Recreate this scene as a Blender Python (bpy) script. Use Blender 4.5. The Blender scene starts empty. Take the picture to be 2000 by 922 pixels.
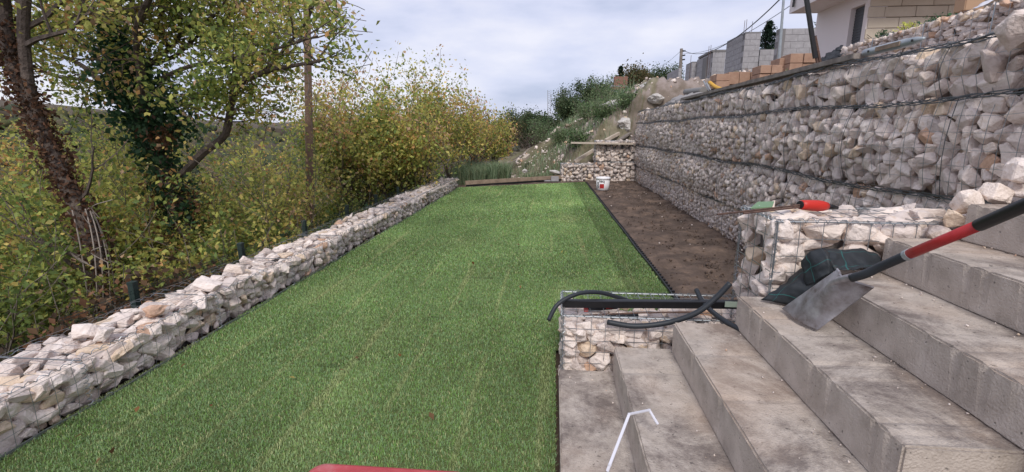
import bpy, bmesh, math, random
import numpy as np
from mathutils import Vector, Matrix, Euler, noise
random.seed(11); RS = np.random.RandomState(5)
sc = bpy.context.scene
COL = sc.collection
R = math.radians

# ------------------------------------------------------------------ camera, sky, sun, exposure
FOC, PITCH, YAW, CZ = 930.0, R(12.475), R(4.999), 1.42
cam_d = bpy.data.cameras.new('camera'); cam = bpy.data.objects.new('camera', cam_d); COL.objects.link(cam)
cam_d.sensor_width = 36; cam_d.lens = FOC / 2000 * 36; cam_d.clip_end = 3000; cam_d.clip_start = 0.05
cam.location = (0, 0, CZ); cam.rotation_euler = (R(90) - PITCH, 0, YAW)
sc.camera = cam
_r = np.array([math.cos(YAW), math.sin(YAW), 0.])
_f = np.array([-math.sin(YAW) * math.cos(PITCH), math.cos(YAW) * math.cos(PITCH), -math.sin(PITCH)])
_u = np.cross(_r, _f)
def W(px, py, x=None, y=None, z=None):
    """survey helper: where the sight line to a photo pixel meets the plane x=, y= or z="""
    d = _r * (px - 1000) / FOC + _u * (461 - py) / FOC + _f
    if x is not None: t = x / d[0]
    elif y is not None: t = y / d[1]
    else: t = (z - CZ) / d[2]
    return Vector((d[0] * t, d[1] * t, CZ + d[2] * t))

SUN_EL, SUN_AZ = R(44), R(178)
world = bpy.data.worlds.new('World'); sc.world = world; world.use_nodes = True
nt = world.node_tree; N = nt.nodes; Lk = nt.links
for n in list(N): N.remove(n)
out = N.new('ShaderNodeOutputWorld'); bg = N.new('ShaderNodeBackground'); bg.inputs[1].default_value = 0.1
sky = N.new('ShaderNodeTexSky'); sky.sky_type = 'NISHITA'; sky.sun_disc = False
sky.sun_elevation = SUN_EL; sky.sun_rotation = SUN_AZ
tc = N.new('ShaderNodeTexCoord'); mp = N.new('ShaderNodeMapping'); mp.inputs['Scale'].default_value = (1.3, 1.3, 4.2)
mp.inputs['Rotation'].default_value = (0, R(-9), 0)
nz = N.new('ShaderNodeTexNoise'); nz.inputs['Scale'].default_value = 2.1; nz.inputs['Detail'].default_value = 7; nz.inputs['Roughness'].default_value = .52
cr = N.new('ShaderNodeValToRGB'); cr.color_ramp.elements[0].position = .34; cr.color_ramp.elements[1].position = .62
cr.color_ramp.elements[0].color = (3.3, 3.65, 4.9, 1); cr.color_ramp.elements[1].color = (5.6, 5.6, 6.3, 1)
e = cr.color_ramp.elements.new(.48); e.color = (4.5, 4.7, 5.9, 1)
mx = N.new('ShaderNodeMix'); mx.data_type = 'RGBA'; mx.inputs[0].default_value = .93
Lk.new(tc.outputs['Generated'], mp.inputs[0]); Lk.new(mp.outputs[0], nz.inputs['Vector']); Lk.new(nz.outputs[0], cr.inputs[0])
Lk.new(sky.outputs[0], mx.inputs[6]); Lk.new(cr.outputs[0], mx.inputs[7]); Lk.new(mx.outputs[2], bg.inputs[0]); Lk.new(bg.outputs[0], out.inputs[0])
sl = bpy.data.lights.new('sun', 'SUN'); sl.energy = 1.5; sl.angle = R(17); sl.color = (1, .96, .9)
so = bpy.data.objects.new('sun', sl); COL.objects.link(so)
sd = Vector((math.sin(SUN_AZ) * math.cos(SUN_EL), math.cos(SUN_AZ) * math.cos(SUN_EL), math.sin(SUN_EL)))
so.rotation_euler = sd.to_track_quat('Z', 'Y').to_euler(); so.location = (0, 0, 30)
sc.view_settings.view_transform = 'Standard'; sc.view_settings.look = 'None'
sc.view_settings.exposure = 0.66; sc.view_settings.gamma = 1; sc.view_settings.use_curve_mapping = False

# ------------------------------------------------------------------ materials
def mat(name, col, rough=.8, metal=0, ramp=None, scale=6, bump=0, bscale=40, rand=False, attr=None, spec=.4, transl=0, coords='Object', detail=6, speck=0, speckscale=60, specc=(.05, .045, .04)):
    """ramp: list of (pos, colour) driven by noise; rand: a shift per object; attr: colour attribute multiplied in"""
    m = bpy.data.materials.new(name); m.use_nodes = True; t = m.node_tree; n = t.nodes; l = t.links
    b = n['Principled BSDF']; b.inputs['Roughness'].default_value = rough; b.inputs['Metallic'].default_value = metal
    b.inputs['Specular IOR Level'].default_value = spec; b.inputs['Base Color'].default_value = (*col, 1)
    c = n.new('ShaderNodeTexCoord'); co = c.outputs[coords]
    cur = None
    if rand:
        oi = n.new('ShaderNodeObjectInfo'); ad = n.new('ShaderNodeVectorMath'); ad.operation = 'ADD'
        sc_ = n.new('ShaderNodeVectorMath'); sc_.operation = 'SCALE'; sc_.inputs[3].default_value = 37
        cb = n.new('ShaderNodeCombineXYZ'); l.new(oi.outputs['Random'], cb.inputs[0]); l.new(oi.outputs['Random'], cb.inputs[1])
        l.new(cb.outputs[0], sc_.inputs[0]); l.new(co, ad.inputs[0]); l.new(sc_.outputs[0], ad.inputs[1]); co = ad.outputs[0]
    if ramp:
        z = n.new('ShaderNodeTexNoise'); z.inputs['Scale'].default_value = scale; z.inputs['Detail'].default_value = detail; z.inputs['Roughness'].default_value = .62
        l.new(co, z.inputs['Vector']); r_ = n.new('ShaderNodeValToRGB'); l.new(z.outputs[0], r_.inputs[0])
        for i, (p, q) in enumerate(ramp):
            el = r_.color_ramp.elements[i] if i < 2 else r_.color_ramp.elements.new(p)
            el.position = p; el.color = (*q, 1)
        cur = r_.outputs[0]
    if attr:
        a = n.new('ShaderNodeAttribute'); a.attribute_name = attr
        if cur is None: cur = a.outputs['Color']
        else:
            k = n.new('ShaderNodeMix'); k.data_type = 'RGBA'; k.blend_type = 'MULTIPLY'; k.inputs[0].default_value = 1
            l.new(cur, k.inputs[6]); l.new(a.outputs['Color'], k.inputs[7]); cur = k.outputs[2]
    if rand == 'tone':
        r2 = n.new('ShaderNodeValToRGB'); l.new(oi.outputs['Random'], r2.inputs[0]); r2.color_ramp.interpolation = 'CONSTANT'
        for i, (p, q) in enumerate(STONE_TONES):
            el = r2.color_ramp.elements[i] if i < 2 else r2.color_ramp.elements.new(p)
            el.position = p; el.color = (*q, 1)
        k = n.new('ShaderNodeMix'); k.data_type = 'RGBA'; k.blend_type = 'MULTIPLY'; k.inputs[0].default_value = 1
        l.new(cur, k.inputs[6]); l.new(r2.outputs[0], k.inputs[7]); cur = k.outputs[2]
    if speck:
        v = n.new('ShaderNodeTexNoise'); v.inputs['Scale'].default_value = speckscale; v.inputs['Detail'].default_value = 3; l.new(co, v.inputs['Vector'])
        mr = n.new('ShaderNodeMapRange'); mr.inputs[1].default_value = .66; mr.inputs[2].default_value = .72; mr.inputs[4].default_value = speck
        l.new(v.outputs[0], mr.inputs[0]); k = n.new('ShaderNodeMix'); k.data_type = 'RGBA'; l.new(mr.outputs[0], k.inputs[0])
        if cur is None: k.inputs[6].default_value = (*col, 1)
        else: l.new(cur, k.inputs[6])
        k.inputs[7].default_value = (*specc, 1); cur = k.outputs[2]
    if cur is not None: l.new(cur, b.inputs['Base Color'])
    if bump:
        z2 = n.new('ShaderNodeTexNoise'); z2.inputs['Scale'].default_value = bscale; z2.inputs['Detail'].default_value = 5; l.new(co, z2.inputs['Vector'])
        bm_ = n.new('ShaderNodeBump'); bm_.inputs['Strength'].default_value = bump; bm_.inputs['Distance'].default_value = .02
        l.new(z2.outputs[0], bm_.inputs['Height']); l.new(bm_.outputs[0], b.inputs['Normal'])
    if transl:
        tr = n.new('ShaderNodeBsdfTranslucent'); ms = n.new('ShaderNodeMixShader'); ms.inputs[0].default_value = transl
        if cur is not None: l.new(cur, tr.inputs[0])
        l.new(b.outputs[0], ms.inputs[1]); l.new(tr.outputs[0], ms.inputs[2]); l.new(ms.outputs[0], n['Material Output'].inputs[0])
    return m

STONE_TONES = [(0, (1, .96, .95)), (.2, (.86, .81, .80)), (.4, (.98, .92, .88)), (.55, (.78, .74, .74)), (.68, (1.02, .98, .97)), (.82, (.92, .80, .66)), (.90, (.70, .64, .62)), (.97, (.80, .58, .45))]
SR = [(.28, (.52, .45, .40)), (.45, (.75, .675, .615)), (.58, (.83, .76, .705)), (.72, (.68, .57, .47))]
M = {}
M['stone'] = mat('limestone', (.5, .5, .5), .9, ramp=SR, scale=2.2, bump=.55, bscale=7, rand='tone', spec=.2)
M['stone_mass'] = mat('limestone_rubble', (.5, .5, .5), .9, ramp=SR, scale=12, bump=.5, bscale=55, attr='tone', spec=.2)
M['core'] = mat('shaded_fill', (.1, .1, .1), .95, ramp=[(.3, (.09, .08, .072)), (.7, (.24, .21, .195))], scale=30, bump=.6)  # inner fill, coloured dark to stand in for shade in the gaps between stones
M['wire'] = mat('galvanised_wire', (.30, .32, .34), .45, .75)
M['wire_dark'] = mat('old_wire', (.12, .13, .14), .5, .7)
M['post'] = mat('dark_green_coating', (.02, .035, .03), .5)

def concrete():
    m = mat('cast_concrete', (.33, .31, .28), .85, ramp=[(.3, (.35, .297, .252)), (.5, (.47, .405, .35)), (.7, (.56, .49, .43))], scale=9, detail=12, bump=.45, bscale=130, speck=.75, speckscale=55, specc=(.10, .09, .08), spec=.3)
    t = m.node_tree; n = t.nodes; l = t.links; b = n['Principled BSDF']; cur = b.inputs['Base Color'].links[0].from_socket
    geo = n.new('ShaderNodeNewGeometry'); sep = n.new('ShaderNodeSeparateXYZ'); l.new(geo.outputs['Normal'], sep.inputs[0])
    up = n.new('ShaderNodeMapRange'); up.inputs[1].default_value = .8; up.inputs[2].default_value = .95; l.new(sep.outputs[2], up.inputs[0])
    ng = n.new('ShaderNodeTexNoise'); ng.inputs['Scale'].default_value = 2.6; ng.inputs['Detail'].default_value = 15; ng.inputs['Roughness'].default_value = .78; ng.inputs['Distortion'].default_value = .25
    l.new(geo.outputs['Position'], ng.inputs['Vector'])
    mr = n.new('ShaderNodeMapRange'); mr.inputs[1].default_value = .46; mr.inputs[2].default_value = .60; mr.inputs[4].default_value = .78; l.new(ng.outputs[0], mr.inputs[0])
    mu = n.new('ShaderNodeMath'); mu.operation = 'MULTIPLY'; l.new(up.outputs[0], mu.inputs[0]); l.new(mr.outputs[0], mu.inputs[1])
    k = n.new('ShaderNodeMix'); k.data_type = 'RGBA'; k.inputs[7].default_value = (.115, .088, .08, 1); l.new(mu.outputs[0], k.inputs[0]); l.new(cur, k.inputs[6])
    # warm rust-coloured staining on parts of the treads
    n2 = n.new('ShaderNodeTexNoise'); n2.inputs['Scale'].default_value = 1.7; n2.inputs['Detail'].default_value = 4; l.new(geo.outputs['Position'], n2.inputs['Vector'])
    mr2 = n.new('ShaderNodeMapRange'); mr2.inputs[1].default_value = .5; mr2.inputs[2].default_value = .72; mr2.inputs[4].default_value = .5; l.new(n2.outputs[0], mr2.inputs[0])
    mu2 = n.new('ShaderNodeMath'); mu2.operation = 'MULTIPLY'; l.new(up.outputs[0], mu2.inputs[0]); l.new(mr2.outputs[0], mu2.inputs[1])
    k2 = n.new('ShaderNodeMix'); k2.data_type = 'RGBA'; k2.inputs[7].default_value = (.52, .38, .28, 1); l.new(mu2.outputs[0], k2.inputs[0]); l.new(k.outputs[2], k2.inputs[6])
    l.new(k2.outputs[2], b.inputs['Base Color']); return m
M['concrete'] = concrete()
M['soil'] = mat('damp_soil', (.1, .08, .07), .95, ramp=[(.3, (.06, .043, .034)), (.5, (.115, .083, .066)), (.68, (.20, .14, .105))], scale=3.2, detail=9, bump=.9, bscale=22, speck=.6, speckscale=70, specc=(.04, .03, .028), spec=.2)
M['lawn_base'] = mat('turf_mat', (.05, .08, .03), .95, ramp=[(.3, (.08, .10, .035)), (.7, (.16, .19, .075))], scale=40, bump=.5, bscale=120, attr='tone', spec=.1)
M['blade'] = mat('grass_blade', (.1, .2, .05), .6, attr='tone', transl=.3, spec=.25)
M['leaf'] = mat('leaf', (.1, .2, .05), .55, attr='tone', transl=.5, spec=.3)
M['ground'] = mat('rough_ground', (.15, .12, .1), .95, ramp=[(.3, (.07, .062, .038)), (.48, (.15, .125, .095)), (.62, (.25, .215, .185)), (.75, (.10, .10, .05))], scale=1.2, detail=10, bump=.8, bscale=9, attr='tone')
M['bark'] = mat('bark', (.12, .09, .07), .95, ramp=[(.3, (.055, .042, .036)), (.7, (.15, .115, .095))], scale=14, bump=.9, bscale=35)
M['bark_pale'] = mat('pale_bark', (.2, .17, .14), .95, ramp=[(.3, (.10, .082, .062)), (.7, (.22, .185, .15))], scale=14, bump=.6, bscale=35)
M['vine'] = mat('dead_vine', (.33, .28, .24), .9, bump=.3)
M['pole_wood'] = mat('brown_pole_wood', (.2, .11, .06), .85, ramp=[(.3, (.125, .078, .052)), (.7, (.215, .135, .09))], scale=9, bump=.3, bscale=30)
M['timber'] = mat('weathered_timber', (.3, .22, .16), .85, ramp=[(.3, (.20, .145, .105)), (.7, (.36, .27, .20))], scale=7, bump=.3, bscale=40)
M['timber_grey'] = mat('grey_timber', (.25, .22, .2), .9, ramp=[(.3, (.16, .135, .12)), (.7, (.30, .26, .23))], scale=7, bump=.4, bscale=40)
M['timber_pale'] = mat('pale_sawn_timber', (.5, .42, .33), .8, ramp=[(.3, (.42, .35, .28)), (.7, (.56, .48, .40))], scale=7, bump=.2, bscale=40)
M['black'] = mat('black_plastic', (.012, .012, .014), .45)
M['rubber'] = mat('black_hose_rubber', (.022, .026, .032), .5)
M['red'] = mat('red_paint', (.45, .03, .03), .45, ramp=[(.3, (.36, .018, .022)), (.7, (.50, .04, .04))], scale=12, bump=.05)
M['red_worn'] = mat('worn_red_paint', (.45, .06, .07), .55, ramp=[(.35, (.38, .045, .055)), (.55, (.46, .07, .08)), (.7, (.50, .20, .20))], scale=7, bump=.1)
M['orange_red'] = mat('orange_red_plastic', (.55, .03, .02), .45)
M['steel'] = mat('worn_steel', (.35, .33, .35), .42, .55, ramp=[(.3, (.12, .09, .08)), (.42, (.24, .22, .225)), (.55, (.34, .33, .35)), (.7, (.50, .49, .52))], scale=11, detail=12, bump=.12, bscale=50)
M['rust'] = mat('rusty_steel', (.13, .07, .05), .8, .3, ramp=[(.3, (.07, .045, .04)), (.7, (.17, .10, .075))], scale=30, bump=.2)
M['white'] = mat('white_plastic', (.66, .65, .70), .4)
M['bucket'] = mat('bucket_plastic', (.78, .76, .78), .45)
M['green_label'] = mat('green_plastic', (.16, .27, .14), .5)
M['grey_label'] = mat('grey_green_label', (.25, .30, .25), .6)
M['render'] = mat('white_render', (.74, .68, .67), .9, bump=.05)
M['clad'] = mat('beige_stone_cladding', (.5, .42, .32), .8, ramp=[(.3, (.43, .36, .285)), (.7, (.52, .45, .36))], scale=2.5, rand=True, bump=.1)
M['joint'] = mat('joint_mortar', (.18, .15, .12), .9)
M['shutter'] = mat('anthracite_shutter', (.07, .075, .085), .5)
M['block'] = mat('concrete_block', (.3, .29, .3), .92, ramp=[(.3, (.29, .275, .285)), (.7, (.39, .375, .385))], scale=6, rand=True, bump=.4, bscale=40)
M['mortar'] = mat('block_mortar', (.2, .19, .19), .95)
M['brick'] = mat('orange_hollow_brick', (.4,.24,.16), .88, ramp=[(.3, (.30, .18, .125)), (.7, (.40, .26, .185))], scale=6, rand=True, bump=.3)
M['fabric'] = mat('black_fabric', (.016, .018, .022), .8, bump=.5, bscale=60)
M['zinc'] = mat('galvanised_steel', (.36, .39, .41), .5, .5, ramp=[(.3, (.30, .33, .35)), (.7, (.42, .45, .47))], scale=9)
M['yellow'] = mat('yellow_plastic', (.65, .35, .02), .5)
M['cardboard'] = mat('tan_board', (.42, .27, .17), .8)
M['roof'] = mat('slate_roof', (.2, .21, .24), .8)
M['redroof'] = mat('brown_red_wall', (.24, .12, .09), .9)
M['hose_grey'] = mat('grey_pipe', (.2, .19, .18), .6)
M['membrane'] = mat('pale_membrane', (.30, .28, .27), .7)
M['whiterock'] = mat('white_boulder', (.5, .48, .45), .95, ramp=[(.3, (.40, .36, .33)), (.6, (.60, .57, .54))], scale=3, bump=.7, bscale=12, rand=True)
M['treemass'] = mat('distant_wood', (.04, .05, .03), .95, attr='tone')

def weave():
    m = bpy.data.materials.new('woven_weed_fabric'); m.use_nodes = True; t = m.node_tree; n = t.nodes; l = t.links; b = n['Principled BSDF']
    b.inputs['Roughness'].default_value = .6
    uv = n.new('ShaderNodeTexCoord'); sp = n.new('ShaderNodeSeparateXYZ'); l.new(uv.outputs['UV'], sp.inputs[0]); acc = None
    for ax in (0, 1):
        f_ = n.new('ShaderNodeMath'); f_.operation = 'PINGPONG'; f_.inputs[1].default_value = .5; l.new(sp.outputs[ax], f_.inputs[0])
        g = n.new('ShaderNodeMath'); g.operation = 'GREATER_THAN'; g.inputs[1].default_value = .492; l.new(f_.outputs[0], g.inputs[0])
        if acc is None: acc = g
        else:
            a = n.new('ShaderNodeMath'); a.operation = 'MAXIMUM'; l.new(acc.outputs[0], a.inputs[0]); l.new(g.outputs[0], a.inputs[1]); acc = a
    k = n.new('ShaderNodeMix'); k.data_type = 'RGBA'; l.new(acc.outputs[0], k.inputs[0]); k.inputs[6].default_value = (.014, .018, .022, 1); k.inputs[7].default_value = (.015, .11, .105, 1)
    l.new(k.outputs[2], b.inputs['Base Color'])
    w = n.new('ShaderNodeTexNoise'); w.inputs['Scale'].default_value = 14; w.inputs['Detail'].default_value = 4; l.new(uv.outputs['Object'], w.inputs['Vector'])
    bp = n.new('ShaderNodeBump'); bp.inputs['Strength'].default_value = .4; bp.inputs['Distance'].default_value = .02; l.new(w.outputs[0], bp.inputs['Height']); l.new(bp.outputs[0], b.inputs['Normal'])
    return m
M['weave'] = weave()

# ------------------------------------------------------------------ helpers
def tag(o, label=None, cat=None, group=None, kind=None):
    if label: o['label'] = label
    if cat: o['category'] = cat
    if group: o['group'] = group
    if kind: o['kind'] = kind
    return o
def empty(name, loc, label, cat, group=None, rz=0):
    o = bpy.data.objects.new(name, None); COL.objects.link(o); o.location = loc; o.rotation_euler = (0, 0, rz); o.empty_display_size = .1
    return tag(o, label, cat, group)
def link(name, me, parent=None, m=None):
    """mesh given in WORLD coordinates; parented with the inverse of the parent's transform"""
    if m is not None and len(me.materials) == 0: me.materials.append(m)
    o = bpy.data.objects.new(name, me); COL.objects.link(o)
    if parent is not None:
        o.parent = parent
        p = Matrix.Identity(4); q = parent
        while q is not None: p = Matrix.LocRotScale(q.location, q.rotation_euler, q.scale) @ p; q = q.parent
        o.matrix_local = p.inverted()
    return o
def origin_fix(o):
    """move a top-level mesh's origin to the bottom centre of its bounds"""
    me = o.data; n = len(me.vertices); co = np.empty(n * 3, 'f'); me.vertices.foreach_get('co', co); co = co.reshape(-1, 3)
    c = Vector(((co[:, 0].min() + co[:, 0].max()) / 2, (co[:, 1].min() + co[:, 1].max()) / 2, co[:, 2].min()))
    me.transform(Matrix.Translation(-c)); o.location = c; return o
def bm_obj(name, bm, m, parent=None, smooth=False, bevel=0):
    if bevel:
        bmesh.ops.bevel(bm, geom=[e_ for e_ in bm.edges], offset=bevel, segments=2, affect='EDGES', clamp_overlap=True)
    bmesh.ops.recalc_face_normals(bm, faces=bm.faces)
    me = bpy.data.meshes.new(name); bm.to_mesh(me); bm.free()
    if smooth:
        for p in me.polygons: p.use_smooth = True
    return link(name, me, parent, m)
def add_box(bm, c, s, rot=None):
    mt = Matrix.Translation(Vector(c)) @ (rot.to_matrix().to_4x4() if rot is not None else Matrix.Identity(4)) @ Matrix.Diagonal((s[0], s[1], s[2], 1))
    return bmesh.ops.create_cube(bm, size=1, matrix=mt)
def box(name, lo, hi, m, parent=None, bevel=0):
    bm = bmesh.new(); add_box(bm, [(a + b) / 2 for a, b in zip(lo, hi)], [abs(b - a) for a, b in zip(lo, hi)]); return bm_obj(name, bm, m, parent, bevel=bevel)
def beam(bm, a, b, w, h, roll=0):
    a = Vector(a); b = Vector(b); d = b - a; q = d.to_track_quat('Y', 'Z')
    mt = Matrix.Translation((a + b) / 2) @ q.to_matrix().to_4x4() @ Matrix.Rotation(roll, 4, 'Y') @ Matrix.Diagonal((w, d.length, h, 1))
    bmesh.ops.create_cube(bm, size=1, matrix=mt)
def tube(bm, pts, rad, seg=8, cap=True):
    pts = [Vector(p) for p in pts]; n = len(pts); rad = rad if hasattr(rad, '__len__') else [rad] * n; rings = []
    prev = None
    for i, p in enumerate(pts):
        d = (pts[min(i + 1, n - 1)] - pts[max(i - 1, 0)]).normalized()
        x = d.orthogonal().normalized() if prev is None else (prev - d * prev.dot(d)).normalized()
        prev = x; y = d.cross(x)
        rings.append([bm.verts.new(p + (x * math.cos(t) + y * math.sin(t)) * rad[i]) for t in [2 * math.pi * k / seg for k in range(seg)]])
    for a, b in zip(rings, rings[1:]):
        for k in range(seg): bm.faces.new((a[k], a[(k + 1) % seg], b[(k + 1) % seg], b[k]))
    if cap: bm.faces.new(rings[0][::-1]); bm.faces.new(rings[-1])
def spline(pts, n=8):
    P = [Vector(p) for p in pts]; P = [2 * P[0] - P[1]] + P + [2 * P[-1] - P[-2]]; o = []
    for i in range(1, len(P) - 2):
        for k in range(n):
            t = k / n; a, b, c, d = P[i - 1:i + 3]
            o.append(.5 * ((2 * b) + (c - a) * t + (2 * a - 5 * b + 4 * c - d) * t * t + (3 * b - a - 3 * c + d) * t ** 3))
    o.append(P[-2]); return o
def np_mesh(name, V, F, m=None, tone=None, parent=None, smooth=False):
    """V (n,3), F (k,3 or 4), tone (n,3) per vertex"""
    me = bpy.data.meshes.new(name); V = np.asarray(V, 'f'); F = np.asarray(F, 'i'); s = F.shape[1]
    me.vertices.add(len(V)); me.vertices.foreach_set('co', V.ravel())
    me.loops.add(F.size); me.loops.foreach_set('vertex_index', F.ravel())
    me.polygons.add(len(F)); me.polygons.foreach_set('loop_start', np.arange(0, F.size, s, dtype='i')); me.polygons.foreach_set('loop_total', np.full(len(F), s, 'i'))
    if tone is not None:
        a = me.color_attributes.new('tone', 'FLOAT_COLOR', 'POINT'); c = np.ones((len(V), 4), 'f'); c[:, :3] = tone; a.data.foreach_set('color', c.ravel())
    if smooth: me.polygons.foreach_set('use_smooth', np.ones(len(F), bool))
    me.update(); me.validate()
    return link(name, me, parent, m)
def fbm(x, y, s=1.0, z=0.0): return noise.fractal(Vector((x * s, y * s, z)), 1, 2, 4)

# ------------------------------------------------------------------ terrain
LEFT, RIGHT = -2.43, 2.35
def sstep(a, b, x):
    t = min(1, max(0, (x - a) / (b - a))); return t * t * (3 - 2 * t)
def terr(x, y):
    # valley on the left, terraces on the right, rising ground beyond the lawn
    if x < -2.86:
        d = -2.86 - x
        z = -.25 - .42 * d if d < 12 else -5.3 - .12 * (d - 12)
        z = max(z, -22 + 0)
        far = math.hypot(x, y)
        ridge = 46 * sstep(140, 380, far) * (.75 + .4 * noise.noise(Vector((x * .004, y * .004, 3))))
        z += ridge * sstep(-.12, -.38, x / max(far, 1)) if x / max(far, 1) < -.12 else 0
        if y > 13: z += (0 - z) * sstep(13, 20, y) * sstep(-9, -3, x) * .6
        return z + .12 * fbm(x, y, .5) * min(1, d)
    low = -.035
    if x > 2.6:
        up = 1.9 if x < 4.25 else 2.5 + .29 * (x - 4.25)
        ramp = 1.9 + .33 * (x - 2.85)
        k = sstep(7, 8.5, y); up = up * (1 - k) + ramp * k
        up = min(up, 3.35)
        if y < 2.2: up = 1.5 if x > 3.2 else .9
    else: up = low
    if y > 13.2:
        x0_ = max(-1.9, .3 - .42 * (y - 14.5)); r = max(-.1, .10 + .55 * (x - x0_)) if x > -2.5 else -.1
        r = min(r, 2.3 + .33 * (x - 3.2)) if x > 3.2 else r
        r = min(r, 3.2)
        r += .25 * fbm(x, y, .8) * sstep(14.4, 16, y) + .03 * max(0, y - 16) * sstep(-2, 3, x) * (1 if y < 60 else 0)
        if x < 2.6: k = sstep(14.35, 15.6, y)
        else: k = sstep(13.5, 16, y)
        if y < 14.3 and x < 2.6: k = 0
        up = up * (1 - k) + r * k
    if y > 60: up = up * sstep(200, 60, y) if False else up + .02 * (y - 60)
    return up
xs = np.concatenate([-np.geomspace(900, 12, 46), np.arange(-11.5, -3.2, .45), [-3.1, -2.95, -2.86, -2.7], np.arange(-2.4, 2.5, .3), [2.5, 2.72, 2.85, 3.0, 3.3, 3.6, 3.9, 4.2, 4.3], np.arange(4.6, 12, .4), np.geomspace(12.2, 700, 26)])
ys = np.concatenate([[-60, -20, -6, -2, 0, 1, 2.1, 2.3], np.arange(3, 13, .7), np.arange(13.1, 26, .3), np.geomspace(26.5, 1200, 46)])
V = []; T = []
for y in ys:
    for x in xs:
        z = terr(x, y)
        if x > 2.72 or y > 14.4 or x < -2.9: z += .03 * noise.noise(Vector((x * 3, y * 3, 0)))
        if 2.0 < x < 2.6 and y < 2.3: z = -.035
        V.append((x, y, z))
        d = math.hypot(x, y); g = sstep(.5, -1.5, noise.noise(Vector((x * .35, y * .35, 5))) * 2 - .5)
        c = (1, .95, .92)
        if x < -2.86 or d > 60: c = (.34, .36, .25) if d < 90 else (.55, .50, .42)
        elif y > 14: c = (1.12 - .35 * g, 1.02 - .2 * g, .98 - .45 * g)
        elif x > 2.6: c = (1.5, 1.35, 1.35)
        else: c = (.55, .45, .4)
        T.append(c)
nx = len(xs); F = [(j * nx + i, j * nx + i + 1, (j + 1) * nx + i + 1, (j + 1) * nx + i) for j in range(len(ys) - 1) for i in range(nx - 1)]
tag(np_mesh('ground', V, F, M['ground'], T, smooth=True), kind='structure')

# lawn sheet with a slanted far edge, soil bed
def lawn_far(x): return 11.95 + (x - LEFT) * .49
def lawn_right(y): return 1.075 - (y - 2.5) * .0175
def strip_tone(x, y):
    """turf rolls 40 cm wide laid along the lawn; each roll has its own green"""
    i = math.floor((x - LEFT) / .4); L0 = 1.9 + .35 * ((i * 7) % 5); j = math.floor((y + .37 * i) / L0)
    h = noise.cell(Vector((i + .5, j + .5, .5)))
    v = .88 + .08 * h + .018 * y + .30 * noise.noise(Vector((x * .9, y * .7, 1))) + .16 * noise.noise(Vector((x * 3.1, y * 2.3, 7)))
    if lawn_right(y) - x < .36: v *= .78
    elif i in (6, 7) and y > 3.5: v *= 1.10
    elif i == 5: v *= 1.06
    e = min((x - LEFT) / .4 - i, 1 - ((x - LEFT) / .4 - i)) * .4
    dry = (.4 if e < .03 else 0) * (1 if noise.noise(Vector((i * 3.3, y * .6, 2))) > .12 else .0) + max(0, .45 * noise.noise(Vector((x * 2.2, y * 1.1, 12))) - .08)
    f = ((y + .37 * i) / L0 - j) * L0
    if f < .04 and noise.noise(Vector((x * 2, j, 9))) > .1: v *= .7
    return v, dry, h
V = []; T = []; gx = np.linspace(0, 1, 36); gy = np.linspace(0, 1, 90)
for b in gy:
    for a in gx:
        x = LEFT + a * (1.08 - LEFT); y = .2 + b * (lawn_far(x) - .2); x = LEFT + a * (lawn_right(y) - LEFT)
        if y < 2.95: x = LEFT + a * (.03 - LEFT) if y < 2.5 else LEFT + a * (.03 - LEFT)
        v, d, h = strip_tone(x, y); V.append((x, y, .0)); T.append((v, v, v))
V += [(0.03, 2.96, .001), (lawn_right(3), 2.96, .001), (lawn_right(3), 3.2, .001), (.03, 3.2, .001)]; T += [(1, 1, 1)] * 4
F = [(j * 36 + i, j * 36 + i + 1, (j + 1) * 36 + i + 1, (j + 1) * 36 + i) for j in range(89) for i in range(35)]
tag(np_mesh('lawn', V, F, M['lawn_base'], T), kind='structure')
V = []; nxs, nys = 60, 300
for j in range(nys + 1):
    y = 2.95 + (14.05 - 2.95) * j / nys
    for i in range(nxs + 1):
        x = lawn_right(y) + .02 + (2.42 - lawn_right(y) - .02) * i / nxs
        ed = min(1, i / 6) * min(1, (nxs - i) / 3)
        V.append((x, y, -.005 + ed * (.045 * noise.fractal(Vector((x * 2.5, y * 2.5, 0)), 1, 2, 4) + .014 * noise.fractal(Vector((x * 11, y * 11, 0)), .7, 2.1, 4) + .01)))
F = [(j * (nxs + 1) + i, j * (nxs + 1) + i + 1, (j + 1) * (nxs + 1) + i + 1, (j + 1) * (nxs + 1) + i) for j in range(nys) for i in range(nxs)]
tag(np_mesh('soil_bed', V, F, M['soil'], smooth=True), kind='structure')
V = []; 
for k in range(41):
    x = LEFT + (2.35 - LEFT) * k / 40; yf = lawn_far(x) - .03
    for q, yy in enumerate((yf, yf + .55)): V.append((x, yy, -.008 + .015 * fbm(x, yy, 4) + (.0 if x < .9 else -.02)))
tag(np_mesh('soil_strip', V, [(2 * k, 2 * k + 2, 2 * k + 3, 2 * k + 1) for k in range(40)], M['soil'], smooth=True), kind='structure')

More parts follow.
